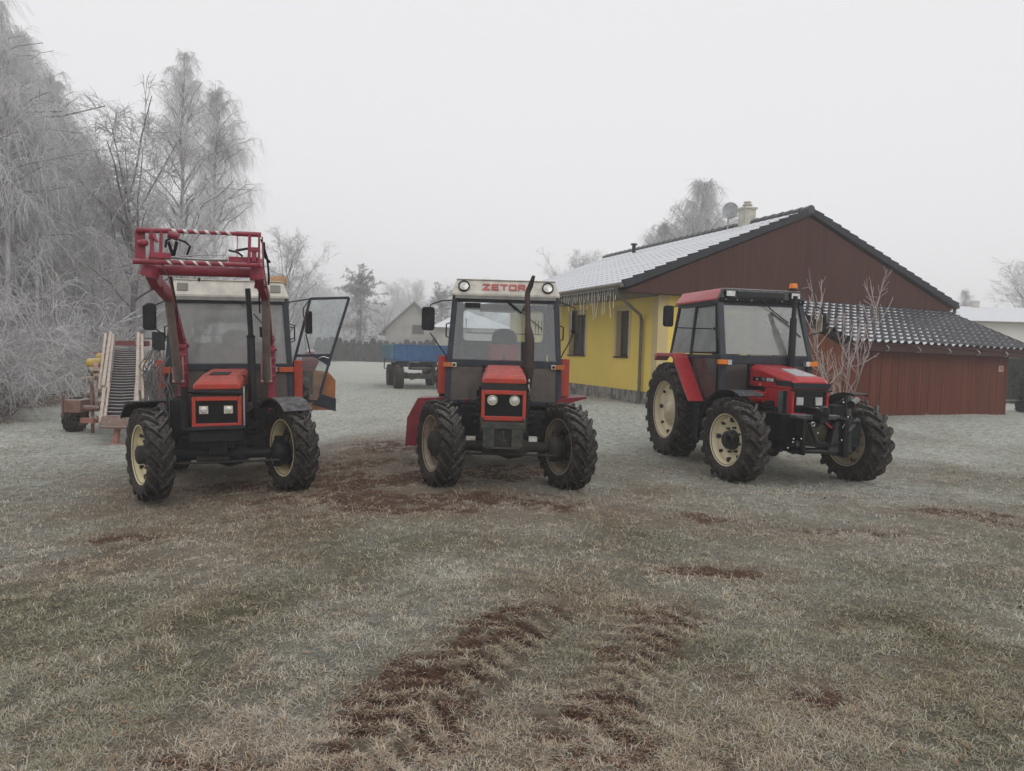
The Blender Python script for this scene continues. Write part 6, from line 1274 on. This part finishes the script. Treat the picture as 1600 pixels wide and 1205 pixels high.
# bushes of the far field edge: an uncountable tangle
def tangle(name, seed, pts, ht, mat, tr, label):
    r = np.random.default_rng(seed); T = np.array([[[x, y, gz(x, y)-.05], [x, y, gz(x, y)]] for x, y in pts])
    A = spawn(r, T, 3, ht, .45, (0, 0, .9), .2, 6, 0, .5, .12, taper=0); B = spawn(r, A, 6, ht*.45, .5, (0, 0, .4), .2, 4, .15, 1., .1)
    D = spawn(r, B, 6, ht*.2, .6, (0, 0, .1), .2, 3, .1, 1., .1)
    v, f = join([tubes(A, rad(A, tr*2, tr), 3), tubes(B, rad(B, tr, tr*.7), 3), tubes(D, rad(D, tr*.8, tr*.5), 3)])
    np_mesh(name, v, f, None, mat, label=label, cat='undergrowth', kind='stuff')
pts = []
for i in range(420):
    Yd = rb.uniform(100, 150); px = rb.uniform(380, 860); pts.append((px2x(px, Yd), Yd))
tangle('far_undergrowth', 31, pts, 4.2, TWIGL, .028, 'foggy tangle of bushes along the far edge of the field')
pts = []
for i in range(220):
    Yd = rb.uniform(22, 60); px = rb.uniform(-160, 205)-(60-Yd)*1.3; pts.append((px2x(px, Yd), Yd))
tangle('grove_undergrowth', 32, pts, 3.4, TWIG, .013, 'dim thicket of saplings under the birches on the left')
pts = []
for i in range(260):
    Yd = rb.uniform(15, 34); px = rb.uniform(-60, 70)-(34-Yd)*3.5+ (Yd-15)*2.; pts.append((px2x(px, Yd), Yd))
tangle('dry_bank_growth', 33, pts, .8, TWIGB, .006, 'knee-high dead brown stalks on the bank at the left edge')
sh = shrub(41, 26, 3.3, .45, TWIG, .0065, (8, 7, 5), .55, 'frosted_bush', .7)
spots = [(-45, 18.5, 1.15, 'white arching frosted bush at the left edge of the field'), (-110, 15.5, 1.1, 'frosted bush cut by the left frame edge'), (10, 23, 1.1, 'frosted bush right of the arching white one at the left edge'), (62, 31, 1.05, 'frosted bush standing left behind the conveyor machine'), (-20, 27, 1.4, 'tall frosted bush behind the left edge bushes'), (112, 38, .95, 'small far frosted bush beside the machine conveyor')]
for i, (px, Yd, s, lb) in enumerate(spots):
    o = sh if i == 0 else copy_tree(sh); x, y = Xg(px, Yd); place(o, x, y, s, i*1.3, lb, 'bush', 'frosted bushes along the bank')
# trees behind the yellow house
b3 = birch(27, 14.5, .29, 170, twig=TWIGL, tr=.0075, lo=.08); x, y = Xg(1086, 52); place(b3, x, y, .96, 2., 'whitish weeping birch rising behind the roof ridge beside the dish', 'tree', BG)
b4 = copy_tree(b3); x, y = Xg(1035, 53); place(b4, x, y, .76, 4., 'lower weeping birch left of the whitish one behind the roof', 'tree', BG)
for px, Yd, s, lb in [(908, 60, .98, 'bare brown-twigged tree behind the left end of the tiled roof'), (955, 62, .80, 'smaller bare tree behind the roof ridge, right of its brown neighbour'), (878, 66, .86, 'small bare tree at the far left end of the tiled roof')]:
    c = copy_tree(t2); x, y = Xg(px, Yd); place(c, x, y, s, rb.random()*6, lb, 'tree', 'bare trees behind the yellow house')
c = copy_tree(Bp[1]); x, y = Xg(1506, 78); place(c, x, y, .62, 2., 'slim faint birch beyond the house gutter on the right', 'tree', BG)
c = copy_tree(t2); x, y = Xg(1618, 60); place(c, x, y, 1.08, 1., 'large bare tree cut by the right frame edge', 'tree')
# the pine by the hedge
def pine(seed, Ht):
    r = np.random.default_rng(seed); K = 8; u = np.linspace(0, 1, K); T = np.zeros((1, K, 3)); T[0, :, 2] = u*Ht*.88; T[0, :, 0] = .25*np.sin(u*3)
    root = empty('pine_tree'); v, f = tubes(T, .17*(1.1-u[None]), 8); np_mesh('trunk', v, f, None, DARKB, root, smooth=True)
    A = np.concatenate([spawn(r, T, 46, Ht*.25, .6, (0, 0, .45), .12, 5, .72, 1., .1, keep=.1, taper=0), spawn(r, T, 24, Ht*.26, .7, (0, 0, -.1), .35, 5, .25, .75, .1, keep=0, taper=.1)])
    B = spawn(r, A, 12, Ht*.075, .6, (0, 0, .2), .1, 3, .25, 1., .1); D = spawn(r, B, 16, Ht*.024, .8, (0, 0, .1), .1, 2, .0, 1., .0)
    v, f = join([tubes(A, rad(A, .05, .02), 4), tubes(B, rad(B, .02, .012), 3), tubes(D, rad(D, .02, .012), 3)]); np_mesh('crown', v, f, None, NEEDLE, root); return root
p1 = pine(51, 10.4); x, y = Xg(560, 84); place(p1, x, y, 1., 0, 'tall dark pine with bare trunk above the clipped hedge row', 'tree', 'frosted pines')
p2 = copy_tree(p1); x, y = Xg(690, 88); place(p2, x, y, .86, 2., 'pine half hidden behind the mirror of the middle tractor', 'tree', 'frosted pines')
# thuja hedge
def thuja(seed, ht, wd, N, mat, leaf):
    r = np.random.default_rng(seed); t = r.random(N)**.8; a = r.random(N)*6.283; q = wd*(1-t)**.75*(.72+.35*r.random(N))+.02
    p = np.stack([np.cos(a)*q, np.sin(a)*q, t*ht+.02], -1); up = np.stack([np.cos(a)*.5, np.sin(a)*.5, np.ones(N)*1.1], -1)+r.normal(0, .3, (N, 3))
    up /= np.linalg.norm(up, axis=-1, keepdims=True); sd_ = np.cross(up, r.normal(0, 1, (N, 3))); sd_ /= np.linalg.norm(sd_, axis=-1, keepdims=True)
    l = leaf*(.6+.8*r.random(N))[:, None]; V = np.stack([p-sd_*l*.3, p+sd_*l*.3, p+up*l+sd_*l*.12, p+up*l-sd_*l*.12], 1).reshape(-1, 3)
    root = empty('thuja'); np_mesh('foliage', V, np.arange(N*4).reshape(-1, 4), None, mat, root)
    MB().tube([(0, 0, 0), (0, 0, ht*.85)], [wd*.16, .01], 6).build('trunk', DARKB, root); return root
THU = bark_mat('thuja_foliage', (.018, .028, .018), (.05, .065, .042), .06)
th = thuja(61, 2.6, .72, 1700, THU, .3)
ORD = 'first second third fourth fifth sixth seventh eighth ninth tenth eleventh twelfth thirteenth fourteenth fifteenth sixteenth seventeenth eighteenth nineteenth twentieth'.split()
for i in range(19):
    px = 498+i*10.6; Yd = 82-(i*.12); x, y = Xg(px, Yd); o = th if i == 0 else copy_tree(th)
    place(o, x, y, .78+rb.random()*.2, i*1.1, '%s pointed thuja from the left in the dark far hedge row' % ORD[i], 'thuja', 'thujas of the far hedge row')
th2 = thuja(62, 2.3, .5, 5000, THU, .11); p = G(1620, 652, .15); place(th2, p.x, p.y, 1., 0, 'thuja cut by the right frame edge beside the brown shed', 'thuja')
for i, (px, lb) in enumerate([(1583, 'dark thuja seen between shed corner and carport post'), (1596, 'dark thuja behind the carport rail, next to the right frame edge'), (1610, 'dark thuja beyond the right frame edge behind the carport')]):
    o = copy_tree(th2); x, y = Xg(px, 27+i*.3); place(o, x, y, .95, i, lb, 'thuja', 'thujas behind the carport')
# magnolia-like shrub in front of the shed
def frost_shrub():
    root = empty('bare_shrub'); r = np.random.default_rng(71)
    T = np.zeros((7, 2, 3)); T[:, 0, 0] = np.linspace(-.12, .12, 7); T[:, 1] = T[:, 0]+[0, 0, .1]
    A = spawn(r, T, 1, 2.55, .40, (0, 0, .8), -.12, 9, 0, .1, .18, taper=0); B = spawn(r, A, 8, .95, .55, (0, 0, .40), -.2, 6, .2, .95, .12, keep=.7)
    D = spawn(r, B, 4, .3, .5, (0, 0, .4), -.1, 4, .2, 1., .1, keep=.6)
    v, f = join([tubes(A, rad(A, .024, .009), 6), tubes(np.array([[[-.14, 0, .06], [0, 0, .0], [.14, 0, .06]]]), np.array([[.05, .06, .05]]), 8)]); np_mesh('stem', v, f, None, TWIGB, root, smooth=True)
    v, f = join([tubes(B, rad(B, .009, .006), 5), tubes(D, rad(D, .0055, .005), 4)]); np_mesh('branches', v, f, None, bark_mat('pinkish_rimed_branch', (.26, .17, .145), (.42, .33, .29), .3), root); return root
m_ = frost_shrub(); x, y = Xg(1318, 15.2); place(m_, x, y, .93, .4, 'leafless multi-stemmed shrub with pinkish frosted twigs before the brown shed', 'shrub', z=gz(x, y))
# ------------------------------------------------------------ freezing fog
def haze():
    m = bpy.data.materials.new('fog'); m.use_nodes = True; n = m.node_tree; n.nodes.remove(n.nodes['Principled BSDF'])
    v = n.nodes.new('ShaderNodeVolumePrincipled'); v.inputs['Color'].default_value = (.985, .985, 1, 1); v.inputs['Density'].default_value = .0034; v.inputs['Anisotropy'].default_value = .2
    n.links.new(v.outputs[0], n.nodes['Material Output'].inputs['Volume'])
    mb = MB(); mb.box(-430, 430, -80, 650, -1.4, 24); mb.build('haze', m, kind='stuff', label='pale freezing fog thickening over the far field', cat='fog')
haze()
